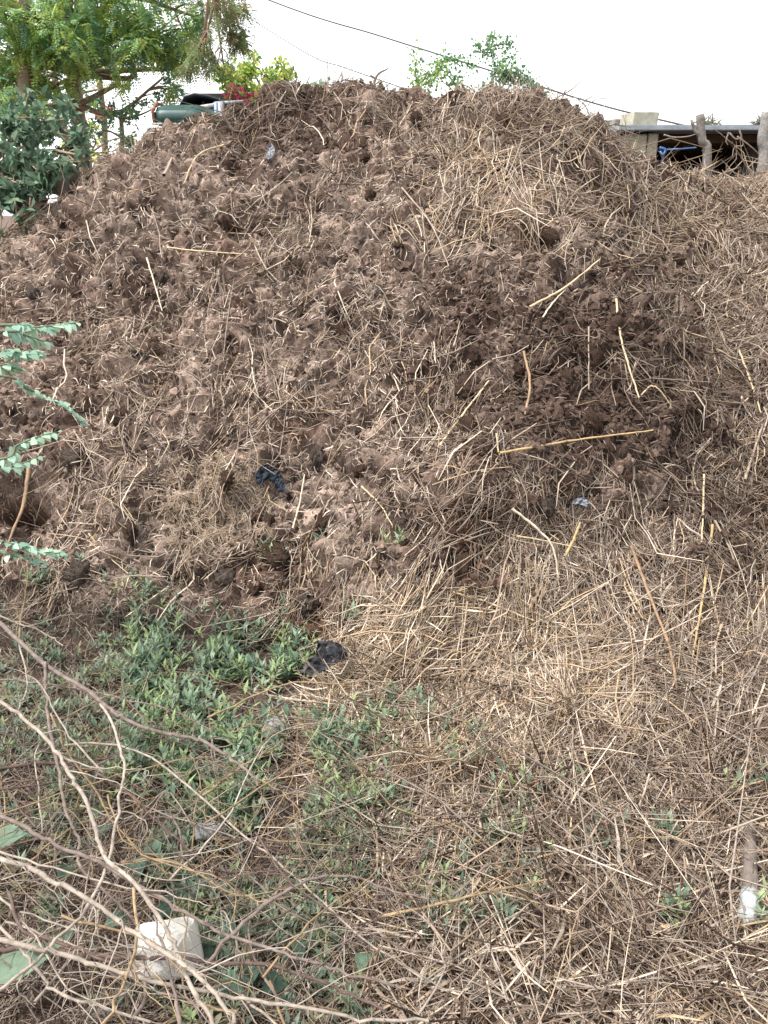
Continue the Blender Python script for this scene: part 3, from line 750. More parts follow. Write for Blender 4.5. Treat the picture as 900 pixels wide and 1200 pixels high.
# ------------------------------------------------------------------ overhead cables
for lab, pts, y0, y1, r in (('long dark overhead cable sloping down to the shed roof', [(315, 0), (445, 42), (560, 78), (700, 122), (806, 148)], 13, 8.3, .009),
                            ('short faint lower overhead cable left of the leafy sprigs', [(362, 64), (400, 78), (440, 92)], 16, 14, .008)):
    n = len(pts); P3 = [at_y(px, py, y0 + (y1 - y0) * i / (n - 1)) for i, (px, py) in enumerate(pts)]
    P3 = [P3[0] + (P3[0] - P3[1]) * 2.5 + np.array([0, 0, .3])] + P3
    if y1 > 10: P3.append(P3[-1] + (P3[-1] - P3[-2]) * 3)
    V, fs, _ = tube(P3, r, r, 6, 40); mb = MB(); mb.put(V, fs, lin(70, 66, 70)); mb.build('overhead_cable', M['cable'], None, label=lab, cat='cable')

# ------------------------------------------------------------------ shed at the right
ygr = 8.0
conc = lin(165, 165, 158, .6); shed = empty('block_shed', (3.6, 9.5, 0), 'low grey shed with thin flat roof, block pier and dark open front', 'shed')
zr = at_y(820, 151.5, ygr)[2]; xl = at_y(722, 170, ygr)[0]; xr = at_y(960, 170, ygr)[0]
V, fs = box(((xl + xr) / 2, ygr + 1.75, zr + .02), (xr - xl, 3.6, .042), (0.004, 0, 0), .003); mb = MB(); mb.put(V, fs, lin(176, 184, 190, .6)); mb.build('roof_slab', M['concrete'], shed, smooth=False)
# block pier: courses of blocks
pxl = at_y(733, 170, ygr)[0]; pxr = at_y(774, 170, ygr)[0]; z = -.1
course = 0
while z < zr - .03:
    h = min(.2, zr - .012 - z); half = (pxl + pxr) / 2 + (.06 if course % 2 else -.05)
    for a, b in ((pxl, half), (half, pxr)):
        V, fs = box(((a + b) / 2, ygr + .25 + random.uniform(-.006, .006), z + h / 2), (b - a - .008, .36, h - .010), jit=.0015)
        add('block', V, fs, M['concrete'], shed, smooth=False, tint=np.tile(np.array(lin(196, 190, 168, .62)) * random.uniform(.85, 1.1), (len(V), 1)))
    z += h; course += 1
# side and back walls in dark brick, right pier
def wall(name, x0, x1, y0, y1, z0, z1, t, parent=shed):
    V, fs = box(((x0 + x1) / 2, (y0 + y1) / 2, (z0 + z1) / 2), (x1 - x0, y1 - y0, z1 - z0)); add(name, V, fs, M['concrete'], parent, smooth=False, tint=np.tile(t, (len(V), 1)))
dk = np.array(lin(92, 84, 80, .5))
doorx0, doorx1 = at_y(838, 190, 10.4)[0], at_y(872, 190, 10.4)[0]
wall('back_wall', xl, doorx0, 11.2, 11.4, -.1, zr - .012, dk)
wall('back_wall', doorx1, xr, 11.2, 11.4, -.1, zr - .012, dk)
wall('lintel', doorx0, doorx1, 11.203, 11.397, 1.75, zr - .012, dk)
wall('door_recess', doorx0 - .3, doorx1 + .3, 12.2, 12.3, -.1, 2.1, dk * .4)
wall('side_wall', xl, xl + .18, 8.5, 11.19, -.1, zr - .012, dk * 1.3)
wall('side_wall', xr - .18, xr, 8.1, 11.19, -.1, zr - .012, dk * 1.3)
for k in range(8):      # rafters
    wall('rafter', xl + .25, xr - .2, 8.35 + k * .36, 8.42 + k * .36, zr - .085, zr - .012, np.array(lin(110, 92, 78, .5)))
rx0 = at_y(868, 180, 9.0)[0]; z = -.1
while z < zr - .02:
    h = min(.2, zr - .014 - z)
    V, fs = box((rx0 + .16, 9.0, z + h / 2), (.32, .3, h - .01), jit=.002); add('block', V, fs, M['concrete'], shed, smooth=False, tint=np.tile(np.array(lin(150, 143, 138, .55)) * random.uniform(.85, 1.1), (len(V), 1)))
    z += h
for lab, px0, px1, py0, py1, y, c, cat in (('squared pale concrete block lying on the roof above the pier', 737, 768, 133, 150, 8.25, lin(210, 206, 184, .62), 'block'),
                                      ('grey weathered block at the left end of the shed roof', 715, 736, 139, 151, 8.5, lin(170, 166, 160, .6), 'block')):
    a = at_y(px0, py0, y); b = at_y(px1, py1, y); hh = a[2] - b[2]
    V, fs = box(((a[0] + b[0]) / 2, y + .12, zr + .05 + hh / 2), (b[0] - a[0], .26, hh), (0, 0, .25), .004); mb = MB(); mb.put(V, fs, c); mb.build('concrete_block', M['concrete'], None, smooth=False, label=lab, cat=cat, group='loose blocks on the shed roof')
# posts
def post(name, label, pts, r0, r1, c, cat='post', extra=(), grp=None):
    mb = MB(); V, fs, _ = tube(pts, r0, r1, 8, 16, .003); mb.put(V, fs, c)
    for e in extra: V, fs, _ = tube(e, r1 * .6, r1 * .3, 6, 6, .003); mb.put(V, fs, c)
    return mb.build(name, M['bark'], None, label=label, cat=cat, group=grp)
a = at_y(828, 205, 7.6); b = at_y(823, 165, 7.6); c = at_y(820, 134, 7.6)
post('wooden_post', 'weathered forked wooden post propping the shed roof front', [(a[0] + .06, 7.6, 0), a, b, c], .042, .034, lin(150, 142, 136, .6), extra=[(at_y(819, 160, 7.6), at_y(814, 150, 7.6), at_y(810, 140, 7.6)), (at_y(824, 178, 7.6), at_y(829, 169, 7.6))])
a = at_y(893, 205, 7.6); b = at_y(894, 165, 7.6); c = at_y(899, 131, 7.6)
post('wooden_post', 'thick grey post at the right edge beside the shed', [(a[0], 7.6, 0), a, b, c], .055, .045, lin(168, 163, 158, .6))
# blue rope and hanging vines
pts = [at_y(775, 176, 7.85), at_y(790, 175, 7.8), at_y(800, 174.5, 7.75), at_y(816, 173, 7.62)]
V, fs, _ = tube(pts, .009, .007, 6); mb = MB(); mb.put(V, fs, lin(66, 112, 164, .45))
V, fs, _ = tube([pts[0] + (-.02, 0, .02), pts[0] + (.03, -.02, 0), pts[0] + (.01, -.03, -.04), pts[0] + (-.01, 0, -.01), pts[0] + (.02, -.01, -.07), pts[0] + (.0, -.01, -.14)], .016, .01, 6, 24); mb.put(V, fs, lin(62, 112, 176, .45))
mb.build('blue_rope', M['plastic'], None, label='bright blue rope tied from the block pier to the wooden post', cat='rope')
for lab, L in (('dry vine curling down from the shed roof', [[(855, 156), (862, 163), (869, 160), (866, 152), (871, 170), (861, 172), (858, 185)], [(864, 160), (880, 172), (897, 188)], [(854, 155), (851, 165), (853, 170)]]),
               ('thin dry vine drooping between pier and post', [[(778, 158), (790, 161), (806, 160), (816, 157)]])):
    mb = MB()
    for l in L:
        V, fs, _ = tube([at_y(px, py, 7.75) for px, py in l], .008, .004, 5, 24); mb.put(V, fs, lin(165, 150, 140, .65))
    mb.build('dry_vine', M['bark'], None, label=lab, cat='vine')
for lab, px, py, r in (('dry brush tuft lying on the shed roof beside the forked post', 828, 146, 12), ('dry leafy tuft at the right end of the shed roof', 892, 141, 8)):
    c = at_y(px, py, 8.6); c[2] = zr + .1; mb = MB(); n = 90; rr = r / F * 8
    d = rdir(n, -.3, .5); leaf_batch(mb, c + rng.normal(0, rr * .4, (n, 3)) * [1, .6, .4], d, rdir(n), rng.uniform(.05, .13, n), np.full(n, .009), tints_of([lin(180, 176, 160, .6), lin(150, 150, 130, .6)], n))
    mb.build('brush_tuft', M['leaf'], None, label=lab, cat='brush')

# ------------------------------------------------------------------ green vehicle behind the crest
yv = 7.0
a = at_y(180, 121, yv); b = at_y(241, 156, yv)
veh = empty('parked_vehicle', (a[0] + .4, yv + .7, 0), 'dark green vehicle with rounded body, rusty rim and black canopy behind the crest', 'vehicle')
def loft(x0, x1, prof, n=10):     # rounded body: cross-section prof (y,z) swept along x with eased ends
    t = np.linspace(0, 1, n); V = []
    prof = np.array(prof); c = prof.mean(0)
    for k in t:
        s = 1 - .55 * max(0, (k - .55) / .45) ** 2 - .06 * (k == 0)
        top = prof.copy(); top[:, 1] = c[1] - (c[1] - prof[:, 1]) * s if False else prof[:, 1] - (prof[:, 1] > c[1]) * (1 - s) * .22
        V += [(x0 + (x1 - x0) * k, p[0], p[1]) for p in top]
    m = len(prof); i = np.arange(n * m).reshape(n, m); p, q = i[:-1], i[1:]
    Fc = np.stack([p, q, np.roll(q, -1, 1), np.roll(p, -1, 1)], -1).reshape(-1, 4)
    cap = [np.array([[0, j, j + 1] for j in range(1, m - 1)]), np.array([[(n - 1) * m, (n - 1) * m + j + 1, (n - 1) * m + j] for j in range(1, m - 1)])]
    return np.array(V), [Fc, np.vstack(cap)]
zt = a[2]; zl = at_y(185, 146, yv)[2]
half = [(yv, zl), (yv - .02, zl + .10), (yv + .02, zt - .05), (yv + .09, zt - .005), (yv + .22, zt + .015), (yv + .9, zt + .015), (yv + 1.15, zt - .02), (yv + 1.22, zt - .1), (yv + 1.22, zl)]
V, fs = loft(a[0], b[0] + .12, half); add('hood', V, fs, M['paint'], veh, tint=np.tile(lin(70, 108, 104, .45), (len(V), 1)))
rimp = [(a[0] - .008, p[0] + (-.006 if p[0] <= yv + .1 else 0), p[1] + .004) for p in half]
V, fs, _ = tube(rimp, .012, .012, 6, 40); add('rusty_rim', V, fs, M['paint'], veh, tint=np.tile(lin(180, 112, 88, .5), (len(V), 1)))
V, fs = box(((a[0] + b[0]) / 2 + .1, yv + .62, (zl + .8 - .012) / 2), (b[0] - a[0] + .5, 1.2, zl - .8 - .012), (0, 0, 0)); add('body', V, fs, M['paint'], veh, tint=np.tile(lin(58, 86, 86, .4), (len(V), 1)))
V, fs, _ = tube([(a[0] - .02, yv - .03, zl + .003), (b[0] + .1, yv - .03, zl - .003)], .008, .008, 6); add('trim_strip', V, fs, M['paint'], veh, tint=np.tile(lin(190, 200, 195, .6), (len(V), 1)))
# canopy: a sagging dark sheet on rails
cx0, cx1 = at_y(210, 125, yv + .5)[0], at_y(300, 120, yv + .5)[0]
cpt = [(208, 128), (216, 113), (228, 110), (242, 112), (252, 115), (260, 118), (266, 122)]
top = np.array([at_y(px, py, yv + .5) for px, py in cpt]); n = len(top)
rows = []
for k, (dy, dz) in enumerate(((0, -.01), (.0, .01), (.5, .03), (1.1, .0), (1.12, -.03), (.55, -.02))): rows.append(top + [0, dy, dz])
Vc = np.array(rows).reshape(-1, 3); i = np.arange(6 * n).reshape(6, n); Fc = np.stack([i, np.roll(i, -1, 0)], 0)
Fq = np.stack([Fc[0][:, :-1], Fc[0][:, 1:], Fc[1][:, 1:], Fc[1][:, :-1]], -1).reshape(-1, 4)
add('canopy', Vc, Fq, M['plastic'], veh, tint=np.tile(lin(48, 50, 56, .6), (len(Vc), 1)))
V, fs = box(((cx0 + cx1) / 2 + -.1, yv + 1.5, at_y(240, 130, yv + 1.5)[2] - .6), (.75, .04, 1.5)); add('rear_panel', V, fs, M['plastic'], veh, tint=np.tile(lin(52, 48, 50, .5), (len(V), 1)))
for nm, p1, p2, r, c in (('rail', (222, 128), (252, 123), .016, lin(225, 220, 215, .7)), ('rail', (252, 121), (285, 119), .013, lin(170, 175, 185, .7)), ('post', (253, 120), (252, 146), .02, lin(150, 170, 200, .7)),
                         ('post', (258, 120), (259, 146), .022, lin(200, 205, 215, .7)), ('post', (262, 119), (257, 132), .016, lin(90, 80, 90, .6))):
    q1, q2 = at_y(*p1, yv + .42), at_y(*p2, yv + .42)
    if nm == 'post': q2 = q2 - (0, 0, .4)
    V, fs, _ = tube([q1, q2], r, r, 8, 3); add(nm, V, fs, M['paint'], veh, tint=np.tile(c, (len(V), 1)))
for sx in (-.1, 1.2):
    for sy in (.08, 1.15):
        t_ = np.linspace(0, 2 * math.pi, 25)[:-1]; ring = [(a[0] + sx + .33 * math.cos(q), yv + sy, .33 + .33 * math.sin(q)) for q in t_]
        V, Fc = tubes(np.array([ring + [ring[0], ring[1]]]), np.full((1, 26), .09), 8); w_ = add('wheel', V, Fc, M['plastic'], veh, tint=np.tile(lin(45, 44, 44, .5), (len(V), 1)))
        V, fs = box((a[0] + sx, yv + sy, .33), (.34, .08, .34)); add('hub', V, fs, M['paint'], w_, tint=np.tile(lin(120, 118, 115, .5), (len(V), 1)))

# ------------------------------------------------------------------ rubble wall at the left, behind the heap's shoulder
rw = empty('rubble_wall', (-2.5, 5.4, 0), 'broken wall of brown stones under the dark bush at left', 'wall')
stm = [rock_mesh('stone', M['stone'], 300 + k, 2, .35, 1.4, facet=True) for k in range(5)]
def stone_tint(me, c):
    t = np.ones((len(me.vertices), 4), dtype=np.float32); t[:, :3] = c
    a_ = me.attributes.new('tint', 'FLOAT_COLOR', 'POINT'); a_.data.foreach_set('color', t.ravel())
for m_ in stm: stone_tint(m_, lin(140, 125, 116, .6))
for px, py, r, y in ((14, 236, 13, 4.9), (63, 212, 12, 5.1), (71, 209, 9, 5.0), (28, 225, 12, 5.2), (45, 232, 10, 5.0), (86, 206, 11, 5.4), (50, 212, 12, 5.3), (8, 215, 14, 5.2), (-12, 230, 16, 5.1), (30, 250, 14, 4.95), (-30, 250, 18, 5.0), (74, 224, 10, 5.2), (55, 248, 10, 5.0)):
    q = at_y(px, py, y); o = bpy.data.objects.new('stone', random.choice(stm)); COL.objects.link(o); o.parent = rw; o.location = Vector(q) - rw.location
    s = r / F * y / 1.05; o.scale = (s, s * .9, s * .85); o.rotation_euler = [random.uniform(0, 6) for _ in range(3)]
V, fs = box(tuple(at_y(31, 229, 4.75)), (.21, .10, .05), (.2, .62, .1), .004); mb = MB(); mb.put(V, fs, lin(158, 142, 130, .6)); mb.build('stone_slab', M['stone'], None, smooth=False, label='long slanted stone slab leaning across the rubble wall', cat='stone slab')
V, fs = box(tuple(at_y(69, 214, 4.95)), (.10, .1, .12), (.1, .1, .2), .004); mb = MB(); mb.put(V, fs, lin(172, 158, 150, .6)); mb.build('squared_stone', M['stone'], None, smooth=False, label='small squared pale stone at the right end of the rubble wall', cat='stone')

# ------------------------------------------------------------------ single stalks lying on the heap and the litter
def stalk(label, pxs, r0, r1, c, lift=.02, lift2=None, group=None, name='dry_stalk', cat='stalk', nodes=True):
    pts = []
    m = len(pxs)
    for k, (px, py) in enumerate(pxs):
        q = hit(px, py); l = lift + ((lift2 if lift2 is not None else lift) - lift) * k / max(1, m - 1)
        pts.append(np.array(q) + (CAM - q) / np.linalg.norm(CAM - q) * l)
    # keep the depth even so that the stalk lies stiff over the bumps
    pts = np.array(pts); d = np.linalg.norm(pts - CAM, axis=1); t = np.linspace(0, 1, m)
    fit = np.polyval(np.polyfit(t, d, 1), t); smp = spline(np.array([(a_, b_, 0.) for a_, b_ in pxs]), 14)
    ds = np.array([np.linalg.norm(hit(a_, b_) - CAM) for a_, b_, _ in smp]) - .03; fs_ = np.interp(np.linspace(0, 1, 14), t, fit)
    d2 = fit - min(.17, max(0, (fs_ - ds).max()))
    pts = CAM + (pts - CAM) / d[:, None] * d2[:, None]
    n = m * 6; Pp = spline(pts, n); Pp[1:-1] += rng.normal(0, .0007, (n - 2, 3))
    R = np.linspace(r0, r1, n) * rng.uniform(.9, 1.08, n)
    if nodes: R[::7] *= 1.22
    V, Fc = tubes(Pp[None], R[None], 6, .75)
    tt = np.array(c) * np.repeat(rng.uniform(.82, 1.15, n), 6)[:, None]
    return add(name, V, Fc, M['straw'], None, tint=tt, label=label, cat=cat, **({'group': group} if group else {}))
PL = np.array(lin(222, 198, 160, .66)); GO = np.array(lin(208, 178, 128, .64)); WH = np.array(lin(230, 216, 192, .68)); BR = np.array(lin(160, 132, 104, .62)); GR = np.array(lin(178, 160, 142, .62))
ST = [
 ('long golden stalk lying almost level right of the heap centre', [(585, 531), (680, 515), (765, 504)], .0075, .005, GO, .03),
 ('short hooked straw at the left tip of the long golden stalk', [(582, 508), (584, 530)], .005, .004, PL, .02),
 ('thick pale stalk slanting up to the right in the upper right heap', [(620, 360), (663, 336), (703, 304)], .008, .005, PL, .03),
 ('forked pale straw just under the thick slanting stalk', [(636, 372), (650, 352), (665, 337)], .005, .003, WH, .03),
 ('wavy hanging pale stalk in the dark dung right of centre', [(722, 350), (727, 392), (737, 430), (749, 466)], .006, .004, PL, .03),
 ('straight pale stick slanting up in the middle of the heap', [(515, 522), (545, 482), (573, 446)], .006, .004, PL, .03),
 ('small pale straw below the slanting stick in the middle', [(497, 530), (508, 515), (517, 503)], .004, .003, GR, .02),
 ('tall golden stem leaning steeply on the right slope', [(835, 615), (825, 690), (812, 768)], .0065, .0045, GO, .03),
 ('thin upright stem standing above the tall golden one', [(825, 556), (824, 600), (822, 640)], .005, .004, PL, .02),
 ('long flat tan stem running down the lower right slope', [(740, 640), (762, 700), (785, 760), (797, 835)], .0075, .006, BR * 1.1, .03),
 ('golden straw slanting up right of the long tan stem', [(802, 822), (850, 785), (888, 756)], .006, .004, GO, .03),
 ('bare yellow stick standing nearly upright in the lower right litter', [(790, 925), (782, 990), (773, 1060)], .0048, .0035, WH * [1, .95, .8], .04),
 ('golden level straw lying near the bottom right corner', [(745, 1131), (820, 1131), (888, 1127)], .005, .0035, GO, .02),
 ('pale diagonal stem crossing toward the right edge by the log', [(812, 962), (850, 993), (900, 1022)], .0042, .0035, PL, .03),
 ('split pale straw slanting down left of the bottom litter', [(662, 1070), (690, 1108), (715, 1147)], .0045, .003, WH, .02),
 ('long diagonal straw running to the bottom right corner', [(735, 1058), (790, 1120), (870, 1192)], .004, .003, PL, .02),
 ('thin white straw hanging down on the upper left slope', [(172, 302), (182, 335), (190, 364)], .0055, .0035, WH, .03),
 ('white straw lying level on the upper right slope', [(706, 275), (738, 282), (769, 290)], .0055, .004, WH, .03),
 ('slanting straw touching the level white one from below', [(700, 283), (722, 297), (743, 303)], .004, .003, PL, .02),
 ('thick pale stem curving over the top of the straw pile', [(531, 694), (572, 706), (625, 727)], .0065, .005, PL, .03),
 ('pale twisted stem beside the thick one on the pile top', [(590, 722), (620, 730), (655, 737)], .005, .004, GO, .03),
 ('upright white straw below the bluish rag in mid heap', [(343, 619), (351, 590), (357, 556)], .005, .0035, WH, .03),
 ('curved pale straw right of the upright white one', [(424, 570), (446, 592), (460, 616)], .005, .003, PL, .02),
 ('long golden stick jutting up over the crest before the shed', [(790, 225), (831, 193), (868, 164)], .013, .010, GO, .02),
 ('second golden stick crossing under the jutting one by the shed', [(800, 214), (840, 190), (864, 176)], .008, .006, PL, .02),
 ('pale straw arching on the crest near the block pier', [(783, 192), (808, 196), (830, 208)], .008, .006, PL, .02),
 ('long thin straw slanting down in the upper middle slope', [(471, 220), (505, 262), (526, 312)], .006, .004, GR * 1.1, .03),
 ('pale stalk hanging down beside dark clods right of centre', [(614, 412), (621, 450), (615, 486)], .007, .005, BR * 1.2, .03),
 ('straight vertical grey straw in the dark dung', [(690, 383), (690, 456)], .0045, .0035, GR, .02),
 ('arched pale stalk on the left shoulder of the heap', [(192, 205), (214, 168), (258, 134)], .008, .006, GR * 1.1, .04),
 ('bent pale stalk curling down on the upper left shoulder', [(262, 170), (232, 182), (215, 216)], .008, .006, PL * .9, .04),
 ('pale straw sticking out left of the crest peak', [(288, 140), (306, 126), (330, 118)], .008, .006, GR, .03),
 ('white straw lying level on the upper left slope', [(196, 290), (245, 295), (290, 298)], .006, .004, PL, .03),
 ('short pale straw at the right edge of the dark dung', [(873, 562), (883, 530), (893, 500)], .007, .005, GR, .02),
 ('long straw slanting down the far right slope', [(866, 410), (880, 448), (892, 484)], .006, .004, PL * .9, .03),
 ('pale straw zigzag in the right middle dung', [(751, 463), (765, 452), (780, 466), (790, 485)], .005, .003, PL, .03),
 ('straw leaning from upper left on the grey straw patch', [(600, 596), (628, 618), (648, 642), (655, 685)], .006, .004, WH * .95, .03),
 ('golden brown stem standing in the grey straw patch', [(662, 652), (672, 632), (680, 612)], .007, .006, GO * .9, .03),
 ('long pale straw crossing the grey patch to the right', [(606, 628), (640, 634), (680, 642)], .005, .003, PL, .03),
 ('curved pale straw at the right edge above the golden straw', [(838, 610), (858, 650), (868, 700)], .006, .005, GR * 1.1, .03),
 ('upright short straw in the lower right slope', [(846, 732), (836, 765), (832, 790)], .005, .004, PL, .02),
 ('pale stem running down from the dark plastic scrap', [(428, 770), (405, 800), (392, 818)], .005, .0035, PL, .03),
 ('long straw pointing up right from the straw pile edge', [(396, 810), (430, 768), (466, 732)], .005, .004, GO, .02),
 ('thin golden straw crossing the pile to the right', [(590, 810), (640, 795), (700, 786)], .005, .0035, PL, .03),
 ('straight thick straw lying below the pile', [(605, 895), (607, 930), (606, 965)], .0045, .004, GO, .03),
 ('thin upright straw standing in the bottom centre litter', [(667, 1000), (668, 1060), (668, 1130)], .0032, .0025, PL, .04),
 ('pale slanting straw left of the green seedling at right', [(785, 1012), (810, 985), (842, 955)], .004, .003, GR * 1.1, .03),
 ('brown dry leaf strap over the hollow at the left edge', [(34, 548), (28, 590), (14, 625), (4, 655)], .012, .005, BR, .05),
 ('thin straw crossing the left slope above the weeds', [(104, 625), (125, 650), (150, 672)], .004, .003, PL * .9, .02),
 ('pale bent straw on the left slope over the pale lump', [(160, 396), (172, 372), (182, 352)], .004, .003, GR, .02),
 ('pale straw slanting on the pale lump by the weeds', [(142, 697), (158, 720), (175, 745)], .004, .003, WH * .9, .02),
 ('short tan stick standing above the left weeds', [(71, 683), (77, 700), (84, 716)], .005, .004, GR, .03),
]
for s in ST: stalk(*s[:2], s[2] * .82, s[3] * .7, s[4], s[5], group='single stalks lying on heap and litter')

# weathered root / log with chalky white end in the lower right litter
def litter_obj(px, py, up): q = hit(px, py); return np.array(q) + np.array([0, 0, up])
p_ = [litter_obj(870, 945, .04), litter_obj(874, 1000, .065), litter_obj(873, 1050, .075), litter_obj(872, 1085, .075), litter_obj(868, 1115, .065)]
n = 26; Pp = spline(p_, n); t_ = np.linspace(0, 1, n); R = (.012 + .010 * t_) * (1 + .08 * np.sin(t_ * 37)) ; R[-1] = .002; R[-2] = .009; R[-3] = .015
V, Fc = tubes(Pp[None], R[None], 12); V += rng.normal(0, .0007, V.shape)
gcol = np.where((t_ > .66)[:, None], np.array([lin(205, 212, 214, .75)]), np.array([lin(150, 138, 130, .6)])); tt = np.repeat(gcol, 12, 0) * rng.uniform(.85, 1.1, (n * 12, 1))
add('weathered_stick', V, Fc, M['stone'], None, tint=tt, label='thick weathered stick with chalky white end in the lower right litter', cat='stick')

# ------------------------------------------------------------------ rocks and litter objects
def rock(label, px, py, wpx, hpx, c, seed, name='rock', cat='rock', mat='stone', sink=.3, amp=.4, sub=3, rot=(0, 0, 0), facet=True):
    q = np.array(hit(px, py)); dep = q[1] * cp - (q[2] - CAMH) * sp; s = dep / F
    me = rock_mesh(name, M[mat], seed, sub, amp, 1.1, facet=facet); stone_tint(me, c)
    o = bpy.data.objects.new(name, me); COL.objects.link(o); o.location = q + np.array([0, .0, hpx * s * .5 * (1 - 2 * sink) * .6])
    o.scale = (wpx * s / 2, hpx * s / 2 * 1.0, hpx * s / 2 * .9); o.rotation_euler = rot
    return tag(o, label, cat)
# white rock: a broken block with flat faces
def faceted(label, px, py, wpx, hpx, c, seed, name, cat, lift, tall=.8):
    r2 = np.random.default_rng(seed); pts = r2.normal(0, 1, (26, 3)); pts /= np.linalg.norm(pts, axis=1, keepdims=True)
    pts = np.sign(pts) * np.abs(pts) ** .62; pts *= r2.uniform(.86, 1.02, (26, 1))
    bm = bmesh.new()
    for v in pts: bm.verts.new(v)
    g = bmesh.ops.convex_hull(bm, input=bm.verts); bmesh.ops.delete(bm, geom=[e for e in g['geom_interior'] if isinstance(e, bmesh.types.BMVert)], context='VERTS')
    bmesh.ops.bevel(bm, geom=list(bm.edges), offset=.07, segments=2, profile=.6, affect='EDGES')
    bmesh.ops.triangulate(bm, faces=[f for f in bm.faces if len(f.verts) > 4]); bmesh.ops.subdivide_edges(bm, edges=list(bm.edges), cuts=2, use_grid_fill=True)
    for v in bm.verts: v.co += Vector(r2.normal(0, .008, 3))
    me = bpy.data.meshes.new(name); bm.to_mesh(me); bm.free(); me.materials.append(M['stone']); stone_tint(me, c)
    for p0 in me.polygons: p0.use_smooth = True
    q = np.array(hit(px, py)); dep = q[1] * cp - (q[2] - CAMH) * sp; s = dep / F
    o = bpy.data.objects.new(name, me); COL.objects.link(o); o.location = q + np.array([0, 0, lift]); o.scale = (wpx * s * .52, hpx * s * .42, hpx * s * .5 * tall); o.rotation_euler = (-.5, .25, .35)
    return tag(o, label, cat)
faceted('chunky white rock lying under the thorny branches at bottom left', 208, 1150, 92, 88, lin(242, 238, 228, .92), 5, 'white_rock', 'rock', .10)
faceted('small grey white stone among the weeds left of centre', 247, 995, 38, 26, lin(190, 188, 186, .7), 8, 'grey_stone', 'stone', .06)
rock('pale greyish stone half buried in weeds beneath the dark scrap', 322, 860, 34, 24, lin(190, 190, 188, .7), 61, 'flat_stone', 'stone', sink=-.1)
rock('small round white pebble on the left slope beside the leafy branches', 79, 553, 8, 8, lin(214, 206, 190, .75), 62, 'white_pebble', 'pebble', sink=0, amp=.1, facet=False)
rock('tiny white square chip in the dark dung under the golden stalk', 676, 556, 5, 6, lin(226, 220, 214, .75), 63, 'white_chip', 'chip', sink=0, amp=.2)
rock('grey stone at the bottom edge beneath the branches', 120, 1190, 46, 20, lin(150, 150, 150, .6), 64, 'grey_stone', 'stone')

def crumple(label, outline, c, name, cat, amp=.02, grow=.02, mat='plastic', seed=1, folds=3.0):
    """crumpled sheet with real thickness and folds, its outline traced on the surface it lies on"""
    from mathutils.geometry import delaunay_2d_cdt
    O = np.array(outline, float); mn, mx = O.min(0), O.max(0); step = max(mx - mn) / 16
    gxs = np.arange(mn[0], mx[0], step); gys = np.arange(mn[1], mx[1], step)
    pts = [Vector(o) for o in O]; edges = [(i, (i + 1) % len(O)) for i in range(len(O))]
    for a_ in gxs:
        for b_ in gys:
            ins = False; j = len(O) - 1
            for i in range(len(O)):
                if (O[i][1] > b_) != (O[j][1] > b_) and a_ < (O[j][0] - O[i][0]) * (b_ - O[i][1]) / (O[j][1] - O[i][1]) + O[i][0]: ins = not ins
                j = i
            if ins: pts.append(Vector((a_ + random.uniform(-.2, .2) * step, b_ + random.uniform(-.2, .2) * step)))
    vs, _, fs, *_ = delaunay_2d_cdt(pts, edges, [], 1, 1e-5)
    v2 = np.array([v[:] for v in vs]); q0 = np.array(hit(*(O.mean(0)))); nrm = look(NB, q0[0:1], q0[1:2])[0]; nrm = nrm / np.linalg.norm(nrm); vd = (CAM - q0) / np.linalg.norm(CAM - q0); nrm = nrm + vd; nrm /= np.linalg.norm(nrm)
    W = []
    for px, py in v2:
        d = ray(px, py); t = np.dot(q0 - CAM, nrm) / np.dot(d, nrm); W.append(CAM + d * t)
    W = np.array(W); Q = np.stack([v2[:, 0], v2[:, 1], 0 * v2[:, 0]], -1) / (max(mx - mn)) * folds
    ridged = 1 - np.abs(fbm(Q * 1.3 + seed * 3.3, 3, 400 + seed)) * 2.2
    W2 = W + nrm * (grow + amp * ridged)[:, None]
    n = len(W2); F3 = np.array([f for f in fs if len(f) == 3])
    from collections import Counter
    ec = Counter(); 
    for f in F3:
        for a_, b_ in ((f[0], f[1]), (f[1], f[2]), (f[2], f[0])): ec[(min(a_, b_), max(a_, b_))] += 1
    rim = np.array([(a_, b_, b_ + n, a_ + n) for (a_, b_), k_ in ec.items() if k_ == 1])
    Wb = W2 - nrm * .0025
    t_ = np.array(c) * (0.85 + .3 * rng.random((n, 1)))
    return add(name, np.vstack([W2, Wb]), [np.vstack([F3, F3[:, ::-1] + n]), rim], M[mat], None, tint=np.vstack([t_, t_]), smooth=False, label=label, cat=cat)
crumple('torn black grey plastic scrap lying at the edge of the weeds', [(371, 793), (377, 782), (388, 772), (390, 758), (402, 757), (414, 761), (423, 770), (421, 777), (409, 783), (398, 790), (384, 796)], lin(58, 59, 64, .6), 'plastic_scrap', 'plastic scrap', .03, .15, seed=2)
o1 = crumple('crumpled blue black rag on the heap left of centre', [(299, 566), (298, 556), (304, 548), (312, 545), (320, 550), (326, 553), (332, 566), (332, 577), (324, 578), (319, 566), (312, 562), (304, 571)], lin(62, 68, 78, .7), 'crumpled_rag', 'rag', .022, .06, 'cloth', seed=5, folds=9)
crumple('small white plastic shred on the upper left heap', [(311, 190), (316, 182), (314, 176), (320, 172), (324, 178), (322, 188), (316, 191)], lin(170, 172, 178, .7), 'plastic_shred', 'plastic shred', .02, .02, seed=7)
crumple('blue grey plastic shred beside the grey straw patch', [(666, 590), (672, 583), (682, 582), (689, 590), (684, 594), (674, 589)], lin(140, 146, 156, .7), 'plastic_shred', 'plastic shred', .02, .02, seed=8)
